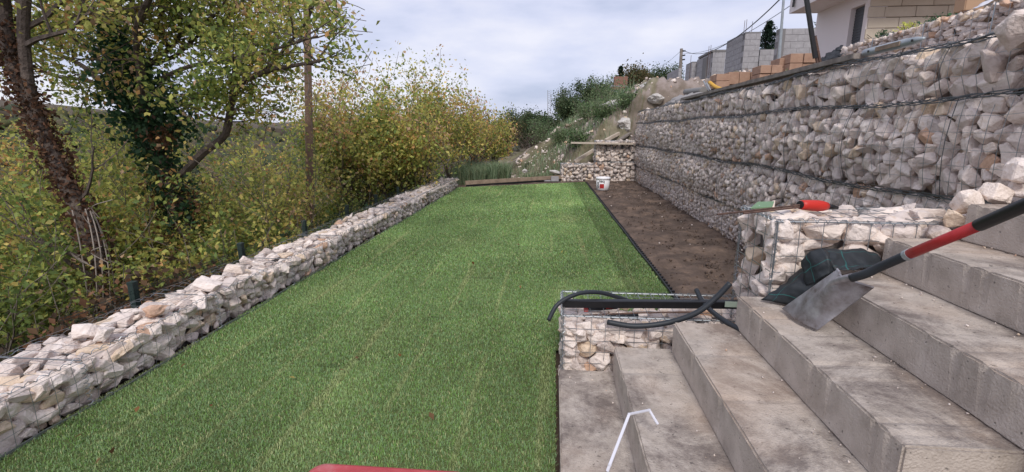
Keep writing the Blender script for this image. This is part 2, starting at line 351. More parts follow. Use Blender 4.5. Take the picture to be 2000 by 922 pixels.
# grass blades
def grass(bands):
    P = []; A = []
    for y0, y1, dens, wd, ln in bands:
        n = int((y1 - y0) * 3.5 * dens); x = RS.uniform(LEFT + .0, 1.08, n); y = RS.uniform(y0, y1, n)
        lim = np.where(y < 2.98, .035, 1.075 - (y - 2.5) * .0175); k = (x < lim) & (y < 11.95 + (x - LEFT) * .49)
        x = x[k]; y = y[k]; P.append(np.stack([x, y, np.full(len(x), wd), np.full(len(x), ln)], 1))
    P = np.concatenate(P); n = len(P)
    tones = np.array([strip_tone(a, b) for a, b in P[:, :2]])
    ang = RS.uniform(0, 2 * np.pi, n); lean = RS.uniform(.15, .95, n); L = P[:, 3] * RS.uniform(.6, 1.25, n)
    d = np.stack([np.cos(ang), np.sin(ang)], 1); w = np.stack([-d[:, 1], d[:, 0]], 1) * (P[:, 2] * .5)[:, None]
    b = P[:, :2]; z0 = np.zeros(n)
    v0 = np.column_stack([b - w, z0]); v1 = np.column_stack([b + w, z0])
    m_ = b + d * (L * lean * .35)[:, None]; zm = L * (1 - .25 * lean) * .62
    v2 = np.column_stack([m_ + w * .8, zm]); v3 = np.column_stack([m_ - w * .8, zm])
    t_ = b + d * (L * lean * 1.05)[:, None]; v4 = np.column_stack([t_, L * (1 - .62 * lean)])
    V = np.stack([v0, v1, v2, v3, v4], 1).reshape(-1, 3); k = np.arange(n) * 5
    F = np.concatenate([np.stack([k, k + 1, k + 2], 1), np.stack([k, k + 2, k + 3], 1), np.stack([k + 3, k + 2, k + 4], 1)])
    base = np.array([.25, .355, .13]); yel = np.array([.50, .50, .25]); blu = np.array([.25, .38, .18]); dk = np.array([.14, .26, .06])
    r = RS.uniform(0, 1, n)[:, None]; c = np.where(r < .35, base, np.where(r < .7, blu, dk * 1.3)); c = np.where(r > .93, yel, c)
    c = c * (1 - tones[:, 1:2]) + yel * tones[:, 1:2]
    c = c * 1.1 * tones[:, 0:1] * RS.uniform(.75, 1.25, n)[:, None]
    o = np_mesh('lawn_grass', V, F, M['blade'], np.repeat(c, 5, 0)); tag(o, 'short mown green turf covering the long lawn', 'grass', kind='stuff')
grass([(.7, 2.6, 24000, .0030, .019), (2.6, 4.5, 16000, .0040, .020), (4.5, 7.5, 8500, .0062, .022), (7.5, 14.2, 4200, .010, .024)])

# ------------------------------------------------------------------ stones
def stone_mesh(seed, npts, bevel, name='stone'):
    rs = np.random.RandomState(seed); bm = bmesh.new()
    for _ in range(npts):
        v = rs.normal(size=3); v /= np.linalg.norm(v)
        v = np.sign(v) * np.abs(v) ** .72; v = v / np.abs(v).max() * .5 if rs.rand() < .25 else v * .52 * rs.uniform(.85, 1.08)
        bm.verts.new(v)
    res = bmesh.ops.convex_hull(bm, input=bm.verts)
    bmesh.ops.delete(bm, geom=list({g for g in res['geom_interior'] + res['geom_unused'] if isinstance(g, bmesh.types.BMVert)}), context='VERTS')
    bmesh.ops.dissolve_limit(bm, angle_limit=R(14), verts=bm.verts, edges=bm.edges)
    if bevel: bmesh.ops.bevel(bm, geom=list(bm.edges), offset=bevel, segments=1, affect='EDGES', clamp_overlap=True)
    bmesh.ops.triangulate(bm, faces=bm.faces); bmesh.ops.recalc_face_normals(bm, faces=bm.faces)
    if bevel:
        bmesh.ops.subdivide_edges(bm, edges=[e_ for e_ in bm.edges if e_.calc_length() > .16], cuts=1); bmesh.ops.triangulate(bm, faces=bm.faces)
        for v in bm.verts: v.co += v.co.normalized() * .045 * noise.fractal(v.co * 4 + Vector((seed, 0, 0)), .8, 2, 3)
    me = bpy.data.meshes.new(name); bm.to_mesh(me); bm.free(); return me
SV = [stone_mesh(100 + i, 15 + i % 6, .035) for i in range(26)]
for me in SV: me.materials.append(M['stone'])
LV = []
for i in range(22):
    me = stone_mesh(300 + i, 12 + i % 4, 0); co = np.array([v.co[:] for v in me.vertices]); fa = np.array([p.vertices[:] for p in me.polygons]); LV.append((co, fa)); bpy.data.meshes.remove(me)
TA = np.array([t[1] for t in STONE_TONES]); TP = np.diff([t[0] for t in STONE_TONES] + [1.])
def mass(name, mats, parent, mkey='stone_mass', tones=None, label=None):
    Vs = []; Fs = []; Cs = []; o = 0
    for m in mats:
        co, fa = LV[random.randrange(len(LV))]; A = np.array(m); v = co @ A[:3, :3].T + A[:3, 3]
        Vs.append(v); Fs.append(fa + o); o += len(v); c = TA[RS.choice(len(TA), p=TP)] * RS.uniform(.88, 1.08); Cs.append(np.tile(c, (len(v), 1)))
    ob = np_mesh(name, np.concatenate(Vs), np.concatenate(Fs), M[mkey], np.concatenate(Cs), parent); return ob
VIEWN = 300
def finish_stones(parent, mats, limit=VIEWN, minpx=9.5, name='stone'):
    """the stones that show largest become parts of their own, the rest one joined part"""
    inv = Matrix.Translation(-parent.location); sc_ = []
    for i, m in enumerate(mats):
        p = np.array(m.translation) - [0, 0, CZ]; d = p @ _f
        if d < .15: sc_.append((0, i)); continue
        x = 1000 + FOC * (p @ _r) / d; y = 461 - FOC * (p @ _u) / d
        s = m.to_scale(); px = FOC * abs(s[0] * s[1] * s[2]) ** (1 / 3) / d
        sc_.append((px if -30 < x < 2030 and -30 < y < 952 else px * .02, i))
    sc_.sort(reverse=True); near = {i for k, (px, i) in enumerate(sc_) if k < limit and px >= minpx}
    for i in near:
        o = bpy.data.objects.new(name, SV[random.randrange(len(SV))]); COL.objects.link(o); o.parent = parent; o.matrix_local = inv @ mats[i]
    rest = [m for i, m in enumerate(mats) if i not in near]
    if rest: tag(mass('stone_fill', rest, parent), kind='stuff')
def pack(O, U, Vv, Nn, w, h, s0, s1, asp=1.3, depth=.0, bulge=None, lay=2, ov=.80, vmin=0, tries=None, rotj=.5, dens=1.0, flat=.9):
    """fill the rectangle O + u*U + v*Vv with stones; outer face at the plane, Nn outward"""
    O = Vector(O); U = Vector(U); Vv = Vector(Vv); Nn = Vector(Nn); res = []
    B = Matrix((U, Vv, Nn)).transposed()
    for L in range(lay):
        pts = np.zeros((0, 3)); area = w * h; mean = (s0 + s1) / 2
        n_t = int((tries or 26) * area / (mean * mean) * dens)
        n_t = min(n_t, 26000)
        rad = np.sort(s0 + (s1 - s0) * RS.beta(1.2, 2.0, n_t))[::-1] / 2
        uu = RS.uniform(0, w, n_t); vv = RS.uniform(0, h, n_t); keep = np.zeros((n_t, 3)); c = 0
        cell = {}; cs = s1
        for i in range(n_t):
            r_ = rad[i]; u = min(max(uu[i], r_ * asp * .8), max(w - r_ * asp * .8, w / 2)); v = min(max(vv[i], r_ * .85), max(h - r_ * .85, h / 2)); a = u / asp
            ci, cj = int(a / cs), int(v / cs); ok = True
            for di in (-1, 0, 1):
                for dj in (-1, 0, 1):
                    for (a2, v2, r2) in cell.get((ci + di, cj + dj), ()):
                        if (a - a2) ** 2 + (v - v2) ** 2 < ((r_ + r2) * ov) ** 2: ok = False; break
                    if not ok: break
                if not ok: break
            if ok: cell.setdefault((ci, cj), []).append((a, v, r_)); keep[c] = (u, v, r_); c += 1
        for u, v, r_ in keep[:c]:
            b = bulge(u, v) if bulge else 0
            dn = -r_ * .82 * flat - L * mean * .62 + b + random.uniform(-.5, .1) * r_ - depth
            p = O + U * u + Vv * v + Nn * dn
            s = Matrix.Diagonal((2.2 * r_ * asp * random.uniform(.85, 1.15), 2.2 * r_ * random.uniform(.8, 1.15), 2.1 * r_ * random.uniform(.85, 1.2) * flat)).to_4x4()
            rot = (B.to_4x4()) @ Matrix.Rotation(random.gauss(0, rotj), 4, 'Z') @ Matrix.Rotation(random.gauss(0, .3), 4, 'X') @ Matrix.Rotation(random.gauss(0, .3), 4, 'Y')
            # the variant's own orientation is shuffled by quarter turns before scaling
            q = Matrix.Rotation(random.randrange(4) * math.pi / 2, 4, random.choice('XYZ'))
            mt = Matrix.Translation(p) @ rot @ s @ q
            res.append(mt)
    return res
def wiregrid(bm, O, U, Vv, Nn, w, h, su, sv, rad=.0019, bulge=None, jit=.004, clear=.004):
    O = Vector(O); U = Vector(U); Vv = Vector(Vv); Nn = Vector(Nn)
    def P(u, v):
        b = bulge(u, v) if bulge else 0
        return O + U * u + Vv * v + Nn * (b + clear + jit * noise.noise(Vector((u * 5, v * 5, O.x))) * 2) + Vv * jit * 2.2 * noise.noise(Vector((u * 3, v * 6, 4 + O.z))) + U * jit * 2 * noise.noise(Vector((u * 6, v * 3, 8)))
    nu = max(1, round(w / su)); nv = max(1, round(h / sv))
    for i in range(nu + 1):
        k = max(2, int(h / .12) + 1); tube(bm, [P(w * i / nu, h * j / k) for j in range(k + 1)], rad, 4, False)
    for j in range(nv + 1):
        k = max(2, int(w / .22)); tube(bm, [P(w * i / k, h * j / nv) for i in range(k + 1)], rad, 4, False)
def spiral(bm, a, b, rad=.016, pitch=.055, wr=.0022):
    a = Vector(a); b = Vector(b); d = b - a; L = d.length; d.normalize(); x = d.orthogonal().normalized(); y = d.cross(x); n = int(L / pitch * 5)
    tube(bm, [a + d * L * k / n + (x * math.cos(k * 2 * math.pi / 5) + y * math.sin(k * 2 * math.pi / 5)) * rad + Vector((0, 0, .012 * noise.noise(Vector((k * .03, 0, 0))))) for k in range(n + 1)], wr, 3, False)

X_, Y_, Z_ = Vector((1, 0, 0)), Vector((0, 1, 0)), Vector((0, 0, 1))
# --- low wall along the left of the lawn
WL = 12.0; y0 = .9
t = empty('gabion_wall', (-2.65, 6, 0), 'long low white stone gabion wall running beside the left edge of the lawn', 'gabion wall')
bl = lambda u, v: .018 * math.sin(u * 2.1) + .025 * math.sin(math.pi * min(1, max(0, v / .25))) * (.6 + .5 * math.sin(u * 5.3))
HL = .235
def htop(u): return 0
st = pack((LEFT - .02, y0, -.01), Y_, Z_, X_, WL - y0, HL, .04, .09, asp=1.5, bulge=bl, lay=2, ov=.78, flat=.95)
st += pack((LEFT - .0, y0, HL - .0), Y_, -X_, Z_, WL - y0, .43, .05, .115, asp=1.3, bulge=lambda u, v: .02 * math.sin(u * 3.1 + v * 9) + .01, lay=1, ov=.78, flat=.7)
st += pack((LEFT, WL, 0), -X_, Z_, Y_, .45, HL, .06, .12, lay=1)
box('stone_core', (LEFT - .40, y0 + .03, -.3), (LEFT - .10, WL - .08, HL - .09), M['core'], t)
finish_stones(t, st)
bm = bmesh.new()
wiregrid(bm, (LEFT, y0, 0), Y_, Z_, X_, WL - y0, HL + .02, .10, .085, bulge=bl, clear=.010, rad=.0012)
wiregrid(bm, (LEFT, y0, HL + .02), Y_, -X_, Z_, WL - y0, .45, .10, .10, clear=.012, rad=.0011, jit=.01)
bm_obj('wire_mesh', bm, M['wire'], t)
bm = bmesh.new()
spiral(bm, (LEFT + .02, y0, .005), (LEFT + .02, WL, .005), rad=.008, pitch=.08, wr=.0015); spiral(bm, (LEFT - .44, y0, HL + .02), (LEFT - .44, WL, HL + .02), rad=.006, pitch=.09, wr=.0015); spiral(bm, (LEFT + .0, y0, HL + .03), (LEFT + .0, WL, HL + .03), rad=.01)
for yy in np.arange(2.05, WL, 1.0): spiral(bm, (LEFT + .03, yy, 0), (LEFT + .03, yy, HL + .03), rad=.012, pitch=.03); tube(bm, [(LEFT + .03, yy, HL + .03), (LEFT - .45, yy, HL + .03)], .004, 4)
for zz in (.004, .012): tube(bm, [(LEFT + .03 + .01 * math.sin(k), y0 + (WL - y0) * k / 60, zz + .006 * math.sin(k * 1.7)) for k in range(61)], .0035, 4)
bm_obj('lacing_wire', bm, M['wire'], t)
# loose stones lying on top of it
for k, (px, py, s, lab, rz) in enumerate([
        (166, 634, (.15, .11, .08), 'flat pale loose stone on the low wall, leftmost and nearest', .3), (298, 594, (.17, .14, .085), 'pale rounded loose stone on the low wall right of the leaning trunk', 1.0),
        (400, 548, (.21, .15, .10), 'large pale stone lying loose on the low wall below the ivy tree', .2), (457, 518, (.17, .13, .085), 'cream loose stone on the low wall beside the nearest dark fence post', .6), (225, 640, (.13, .10, .07), 'small loose stone on the low wall just right of the leftmost loose one', 2.0),
        (345, 596, (.16, .13, .08), 'grey loose stone on the low wall between two larger loose ones', 1.4)]):
    p = W(px, py, z=.33); p.x = max(min(p.x, LEFT - .12), LEFT - .38); 
    o = bpy.data.objects.new('loose_stone', SV[k * 3 % 26]); COL.objects.link(o); o.location = (p.x, p.y, .265 + s[2] * .35); o.scale = s; o.rotation_euler = (.1, .1, rz)
    tag(o, lab, 'stone', 'loose stones on the low wall')

# --- tall retaining wall on the right: four courses of baskets, each a thing
TIERS = [(-.02, .44, 0.0, 'bottom course of the tall gabion retaining wall, just above the dark soil bed', .04, .082),
         (.45, 1.01, .03, 'second course from below of the tall gabion wall, bulging above the red tool', .048, .10),
         (1.03, 1.60, .01, 'third course of the tall gabion retaining wall, below the top course', .052, .112),
         (1.62, 1.93, -.03, 'top course of the tall gabion retaining wall with the biggest stones, planks on it', .065, .155)]
Y0, Y1 = 2.32, 14.3
for k, (z0, z1, off, lab, s0, s1) in enumerate(TIERS):
    t = empty('gabion_course', (2.6, 8, z0), lab, 'gabion wall', 'courses of the tall retaining wall')
    h = z1 - z0; amp = (.03, .075, .06, .04)[k]
    bl = (lambda amp, h, k: lambda u, v: amp * math.sin(math.pi * min(1, max(0, v / h))) * (.75 + .35 * math.sin(u * 2 + k * 2)) + .015 * math.sin(u * 1.3 + k))(amp, h, k)
    X0 = RIGHT - off
    # near part with bigger stones, far part finer
    st = pack((X0, Y0 + 3.6, z0), -Y_, Z_, -X_, 3.6, h, s0 * 1.02, s1 * 1.02, asp=1.25, bulge=lambda u, v: bl(3.6 - u, v), lay=2, ov=.79, rotj=.6)
    st += pack((X0, Y1, z0), -Y_, Z_, -X_, Y1 - Y0 - 3.6, h, s0, s1 * .82, asp=1.15, bulge=lambda u, v: bl(Y1 - Y0 - u, v), lay=2, ov=.78, rotj=.7)
    if k == 3: st += pack((X0, Y0, z1), Y_, X_, Z_, Y1 - Y0, .5, .1, .2, lay=1, ov=.8, flat=.6)
    if k: st += pack((X0, Y0, z0), X_, Z_, -Y_, .5, h, s0, s1, lay=1)
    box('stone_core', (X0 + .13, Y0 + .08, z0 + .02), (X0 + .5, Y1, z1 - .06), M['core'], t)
    finish_stones(t, st)
    bm = bmesh.new(); bw = lambda u, v: bl(u, v)
    wiregrid(bm, (X0, Y0, z0), Y_, Z_, -X_, Y1 - Y0, h, .10, .10, bulge=bw, clear=.008, rad=.0015, jit=.006)
    if k == 3: wiregrid(bm, (X0, Y0, z1), Y_, X_, Z_, Y1 - Y0, .5, .10, .10, clear=.012, rad=.0019, jit=.01)
    bm_obj('wire_mesh', bm, M['wire'], t)
    bm = bmesh.new()
    for q in range(4): tube(bm, [(X0 - .015 - .012 * math.sin(k + q + j * .9), Y0 + (Y1 - Y0) * j / 110, z1 + .012 + .013 * math.sin(j * 1.3 + q * 2.1) + .02 * math.sin(j * .23 + k)) for j in range(111)], .0042, 4)
    spiral(bm, (X0 - .015, Y0, z1 + .01), (X0 - .015, Y1, z1 + .01), rad=.009, pitch=.07, wr=.0018)
    for yy in np.arange(Y0 + .35 + .2 * k, Y1, 1.0): tube(bm, [(X0 - .018 - bl(yy - Y0, h * j / 5), yy, z0 + h * j / 5) for j in range(6)], .0024, 4); pass
    bm_obj('lacing_wire', bm, M['wire_dark'], t)

# --- generic basket
def basket(name, lo, hi, lab, s0, s1, faces='FLT', su=.09, sv=.09, asp=1.2, topfill=True, wr=.0019, open_top=False, limit=300, group=None, lay=2):
    lo = Vector(lo); hi = Vector(hi); t = empty(name, ((lo.x + hi.x) / 2, (lo.y + hi.y) / 2, lo.z), lab, 'gabion', group)
    w, d, h = hi - lo; bm = bmesh.new(); st = []
    hh = h - (.05 if open_top else 0)
    if 'F' in faces: st += pack(lo, X_, Z_, -Y_, w, hh, s0, s1, asp=asp, lay=lay, ov=.80); wiregrid(bm, lo, X_, Z_, -Y_, w, h, su, sv, rad=wr, clear=.008)
    if 'L' in faces: st += pack((lo.x, hi.y, lo.z), -Y_, Z_, -X_, d, hh, s0, s1, asp=asp, lay=lay - 1 or 1); wiregrid(bm, lo, Y_, Z_, -X_, d, h, su, sv, rad=wr, clear=.008)
    if 'T' in faces: st += pack((lo.x, lo.y, lo.z + hh), X_, Y_, Z_, w, d, s0, s1 * 1.1, asp=asp, lay=1, flat=.7, bulge=lambda u, v: .015 * math.sin(u * 9) if not open_top else -.03 + .03 * math.sin(u * 11)); wiregrid(bm, (lo.x, lo.y, hi.z), X_, Y_, Z_, w, d, su, su, rad=wr, clear=.008)
    st += pack((lo.x, hi.y, lo.z), X_, Z_, Y_, w, hh, s0, s1, asp=asp, lay=1)
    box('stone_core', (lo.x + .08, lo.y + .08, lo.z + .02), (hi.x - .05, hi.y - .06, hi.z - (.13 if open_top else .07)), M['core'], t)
    finish_stones(t, st, limit=limit); bm_obj('wire_mesh', bm, M['wire'], t)
    bm = bmesh.new(); a, b = lo, hi
    for p, q in [((a.x, a.y, b.z), (b.x, a.y, b.z)), ((a.x, b.y, b.z), (b.x, b.y, b.z)), ((a.x, a.y, b.z), (a.x, b.y, b.z)), ((a.x, a.y, a.z), (a.x, a.y, b.z)), ((a.x, b.y, a.z), (a.x, b.y, b.z))]:
        tube(bm, [p, q], .0035, 5); spiral(bm, p, q, rad=.013, pitch=.05, wr=.002)
    bm_obj('lacing_wire', bm, M['wire'], t); return t
basket('gabion_box', (.07, 2.58, -.05), (1.27, 3.0, .385), 'low gabion box of cream stones at the lowest steps, hoses lying on it', .055, .105, open_top=True, asp=1.15, su=.08, sv=.075, wr=.0017, group='gabion boxes at the heads of the steps')
basket('gabion_box', (1.10, 2.40, .30), (2.27, 2.85, .985), 'higher gabion box of cream stones behind the shovel, red tool lying on top', .065, .135, asp=1.5, su=.105, sv=.085, wr=.002, group='gabion boxes at the heads of the steps')
basket('gabion_box', (.2, 14.05, -.05), (1.16, 14.5, .47), 'low gabion box at the far lawn corner beside the timber board', .06, .125, lay=2, wr=.003, group='gabion boxes at the far end')
basket('gabion_box', (1.18, 14.0, -.05), (2.33, 14.5, .54), 'lower box of the far gabion stack behind the white bucket', .07, .14, wr=.003, faces='F', group='gabion boxes at the far end')
basket('gabion_box', (1.18, 14.02, .56), (2.33, 14.5, 1.13), 'upper box of the far gabion stack right under the horizontal plank', .07, .14, wr=.003, group='gabion boxes at the far end')
# upper terrace wall of small stones
pts = [W(1640, 95, x=4.2), W(1860, 30, x=4.2), W(2000, -15, x=4.2)]
t = empty('gabion_wall', (4.4, 5, 1.9), 'upper terrace gabion wall of small stones below the beige house wall', 'gabion wall')
ztop = (pts[0].z + pts[1].z) / 2
st = pack((4.2, pts[0].y, 1.9), -Y_, Z_, -X_, pts[0].y - 2.2, ztop - 1.9, .04, .088, asp=1.5, lay=2, bulge=lambda u, v: .02 * math.sin(u * 4), rotj=.35)
st += pack((4.2, 2.2, ztop), Y_, X_, Z_, pts[0].y - 2.2, .5, .05, .10, lay=1, flat=.7, asp=1.4)
st += pack((4.2, pts[0].y, 1.9), X_, Z_, Y_, .5, ztop - 1.9, .07, .13, lay=1)
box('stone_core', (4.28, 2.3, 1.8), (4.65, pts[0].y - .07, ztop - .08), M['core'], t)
finish_stones(t, st)
bm = bmesh.new(); wiregrid(bm, (4.2, 2.2, 1.9), Y_, Z_, -X_, pts[0].y - 2.2, ztop - 1.9, .2, .1, rad=.002, clear=.02)
for yy in np.arange(2.6, pts[0].y, .9): tube(bm, [(4.17, yy, 1.9), (4.17, yy, ztop)], .006, 5)
bm_obj('wire_mesh', bm, M['wire'], t)

# rough rubble at the junction of the stairs and the wall
for (px, py, zz, s, lab) in [(1940, 378, 1.14, (.12, .10, .10), 'tan rounded boulder beside the highest visible step'), (1995, 372, 1.2, (.11, .10, .09), 'grey boulder at the right edge above the highest visible step'),
                             (1868, 425, 1.04, (.12, .11, .09), 'beige boulder wedged at the end of the gabion box next to the top step'), (1830, 455, .97, (.17, .10, .08), 'flat tan stone at the end of the gabion box above the shovel handle'),
                             (1890, 395, 1.08, (.12, .12, .10), 'small grey stone behind the beige boulder near the top step'), (1990, 60, 1.98, (.16,.22,.12), 'cream boulder on the wall top at the right edge'), (1990, 335, 1.3, (.14, .11, .12), 'cream boulder bulging from the wall at the right edge')]:
    p = W(px, py, y=2.36 if zz < 1.5 else 2.75); o = bpy.data.objects.new('boulder', random.choice(SV)); COL.objects.link(o); o.location = p; o.scale = s; o.rotation_euler = (random.random(), .2, random.random() * 3)
    tag(o, lab, 'stone')

# ------------------------------------------------------------------ stairs: each block step a thing
ORD = ['lowest concrete step, level with the lawn edge', 'second concrete step from below, white plastic bracket leaning on it', 'third concrete step from below, its head against the hose box', 'fourth concrete step with the shovel blade resting on it and its near end in view',
       'fifth concrete step under the shovel blade and socket', 'sixth concrete step, the red shovel shaft passing over it', 'seventh and highest concrete step in view, beside the boulders', 'concrete step just above the highest one in view', 'uppermost concrete step outside the right edge']
for i in range(9):
    x0 = .05 + .302 * i; zt = .08 + .17 * i; yf = 2.53 - .035 * i + (.0 if i < 4 else -.02); yn = .55 if i < 3 else (1.22 if i == 3 else 1.22 - .15 * 0 - .4)
    bm = bmesh.new()
    xr = x0 + .302 + (.28 if i < 8 else .7)
    if i == 3: yn = 1.22
    add_box(bm, ((x0 + xr) / 2, (yn + yf) / 2, zt - .0875 - .0), (xr - x0, yf - yn, .175 - .003))
    bmesh.ops.subdivide_edges(bm, edges=[e_ for e_ in bm.edges if abs(e_.verts[0].co.y - e_.verts[1].co.y) > .5], cuts=60, use_grid_fill=True)
    for v in bm.verts:
        if abs(v.co.x - x0) < .001 and v.co.z > zt - .01 and random.random() < .35: q_ = random.uniform(0, .003); v.co.x += q_; v.co.z -= q_ * .8
    for v in bm.verts: v.co.x += .0011 * noise.noise(Vector((v.co.y * 6, i, 0))); v.co.z += .0015 * noise.noise(Vector((v.co.y * 5, i, 3)))
    ed = [e_ for e_ in bm.edges if len(e_.link_faces) == 2 and e_.calc_face_angle() > 1]
    bmesh.ops.bevel(bm, geom=ed, offset=.007, segments=2, affect='EDGES')
    o = bm_obj('concrete_step', bm, M['concrete']); origin_fix(o); tag(o, ORD[i], 'step', 'concrete steps')
box('stair_base', (.4, .6, -.3), (2.9, 2.3, .06), M['concrete'])
tag(bpy.data.objects['stair_base'], kind='structure')
bm = bmesh.new()
for i in range(1, 8): add_box(bm, (.05 + .302 * i + .302 + 1.0, 1.75, .17 * i - .1), (2.0 - .1 * i, .95, .165))
for v in bm.verts: v.co.x = min(v.co.x, 2.9)
tag(bm_obj('stair_fill', bm, M['core']), kind='structure')
# crumbs of soil and pebbles on the treads
cr_ = []
for i in range(7):
    for _ in range(22):
        x = .05 + .302 * i + (.27 + random.gauss(0, .03) if random.random() < .65 else random.uniform(.03, .28)); y = random.uniform(.9 if i < 3 else 1.25, 2.45 - .04 * i)
        if x > .05 + .302 * (i + 1) - .006: x = .05 + .302 * (i + 1) - .008
        s = random.uniform(.003, .009); cr_.append(Matrix.Translation((x, y, .08 + .17 * i + s * .3)) @ Euler((random.random() * 6, random.random() * 6, 0)).to_matrix().to_4x4() @ Matrix.Scale(s, 4))
tag(mass('crumbs', cr_, None), 'scattered stone crumbs and grit on the concrete treads', 'grit', kind='stuff')
cr_ = []
for _ in range(60):
    y = 3.1 + 10.7 * random.random() ** 1.3; x = random.uniform(1.1, 2.33); x = 2.33 - abs(random.gauss(0, .12)) if random.random() < .5 else x
    s = random.uniform(.008, .03); cr_.append(Matrix.Translation((x, y, .012)) @ Euler((random.random() * 6, random.random() * 6, 0)).to_matrix().to_4x4() @ Matrix.Scale(s, 4))
tag(mass('soil_pebbles', cr_, None), 'small pebbles scattered on the dark soil bed', 'pebbles', kind='stuff')

cr_ = []
for _ in range(2600):
    y = 3.1 + 10.7 * random.random() ** 1.5; x = random.uniform(1.12, 2.33); s = random.uniform(.006, .03) * random.uniform(.5, 1.2)
    if noise.noise(Vector((x * 2, y * 1.2, 3))) < 0 and random.random() < .7: continue
    cr_.append(Matrix.Translation((x, y, .02 + s * .2)) @ Euler((random.random() * 6, random.random() * 6, 0)).to_matrix().to_4x4() @ Matrix.Scale(s, 4))
tag(mass('soil_clods', cr_, None, 'soil'), 'small dark soil clods on the soil bed', 'soil clods', kind='stuff')
# fallen leaves and bare specks on the turf
fl = np.stack([RS.uniform(LEFT, 1.0, 90), .9 + 12 * RS.uniform(0, 1, 90) ** 1.4, RS.uniform(.03, .04, 90)], 1)
FALLEN = fl
# ------------------------------------------------------------------ lawn edging
bm = bmesh.new()
pl = [(lawn_right(y) + .006 + .006 * math.sin(y * 3), y) for y in np.arange(2.98, 13.66, .12)]
for (a, b) in zip(pl, pl[1:]): beam(bm, (a[0], a[1], .005), (b[0], b[1], .005), .012, .05)
o = bm_obj('edging_strip', bm, M['black']); t_ = origin_fix(o)
tag(o, 'black plastic edging strip between the lawn and the dark soil bed', 'lawn edging')
bm = bmesh.new()
for y in np.arange(3.0, 13.6, .085): add_box(bm, (lawn_right(y) + .035, y, .006), (.045, .018, .022))
tag(bm_obj('edging_tabs', bm, M['black'], o), kind='stuff')
# timber board and soil at the end of the lawn
bt = empty('edging_board', W(1000, 352, z=0), 'long brown timber board edging the far end of the lawn', 'board')
bm = bmesh.new(); a = Vector((-2.30, 12.30, .06)); b = Vector((.20, 13.95, .075)); beam(bm, a, b, .04, .16); bm_obj('board', bm, M['timber'], bt, bevel=.003)
bm = bmesh.new(); beam(bm, a + Vector((.02, -.035, -.045)), b + Vector((.02, -.035, -.045)), .012, .05); bm_obj('membrane_edge', bm, M['black'], bt)
for (px0, px1, lab, s) in [(1076, 1091, 'small pale concrete paver standing at the far lawn corner', (.22, .12, .14)), (1052, 1076, 'flat grey paver lying at the far end of the lawn beside the standing one', (.34, .12, .04))]:
    p = W((px0 + px1) / 2, 354, z=.0); bm = bmesh.new(); add_box(bm, (p.x, p.y - .1, s[2] / 2 + .004), s, Euler((0, 0, .1))); o = bm_obj('paver', bm, M['block'], bevel=.012); origin_fix(o); tag(o, lab, 'paver')

# ------------------------------------------------------------------ bucket
bp = W(1177, 371, z=.02); bk = empty('bucket', bp, 'white plastic bucket with red square and upturned black lettering on the soil bed', 'bucket')
def lathe(prof, seg=40, c=(0, 0, 0)):
    bm = bmesh.new(); rings = [[bm.verts.new((c[0] + r_ * math.cos(2 * math.pi * k / seg), c[1] + r_ * math.sin(2 * math.pi * k / seg), c[2] + z)) for k in range(seg)] for r_, z in prof]
    for a, b in zip(rings, rings[1:]):
        for k in range(seg): bm.faces.new((a[k], a[(k + 1) % seg], b[(k + 1) % seg], b[k]))
    bm.faces.new(rings[0][::-1]); bm.faces.new(rings[-1]); return bm
bm_obj('body', lathe([(.135, 0), (.148, .006), (.155, .10), (.163, .27)], c=bp), M['bucket'], bk, True)
bm_obj('rim', lathe([(.164, .262), (.176, .266), (.178, .285), (.172, .305), (.165, .31), (.158, .305), (.158, .2)], c=bp), M['bucket'], bk, True)
face = Vector((-bp.x, -bp.y, 0)).normalized(); ang0 = math.atan2(face.y, face.x) - .18
def wrap(me, cx, cz, rot, scale, name, m):
    """flat print laid round the bucket's side"""
    for v in me.vertices:
        x, y = v.co.x * scale, v.co.y * scale
        x, y = x * math.cos(rot) - y * math.sin(rot), x * math.sin(rot) + y * math.cos(rot); x += cx; y += cz
        rr = .1495 + .05 * y + .0028; a = ang0 + x / .16
        v.co = (bp.x + rr * math.cos(a), bp.y + rr * math.sin(a), bp.z + y)
    link(name, me, bk, m)
def text_mesh(s):
    c = bpy.data.curves.new('t', 'FONT'); c.body = s; c.align_x = 'LEFT'; c.offset = .022; o = bpy.data.objects.new('t', c); COL.objects.link(o)
    bpy.context.view_layer.update(); me = bpy.data.meshes.new_from_object(o); bpy.data.objects.remove(o); bpy.data.curves.remove(c); me.materials.clear()
    bm = bmesh.new(); bm.from_mesh(me); bmesh.ops.subdivide_edges(bm, edges=bm.edges, cuts=1); bm.to_mesh(me); bm.free(); return me
wrap(text_mesh('bau'), .070, .238, math.pi, .098, 'lettering', M['black'])
wrap(text_mesh('mit'), -.122, .200, -math.pi / 2, .105, 'lettering', M['black'])
bm = bmesh.new(); bmesh.ops.create_grid(bm, x_segments=8, y_segments=8, size=.5); me = bpy.data.meshes.new('red_square'); bm.to_mesh(me); bm.free(); wrap(me, .006, .105, 0, .105, 'red_square', M['red'])
bm = bmesh.new(); tube(bm, [(bp.x + .178 * math.cos(a), bp.y + .178 * math.sin(a) , bp.z + .275 - .0 - .03 * math.sin((a - ang0 + 1.2) )) for a in np.linspace(ang0 + 1.4, ang0 + 4.6, 18)], .003, 5); bm_obj('handle', bm, M['wire'], bk)

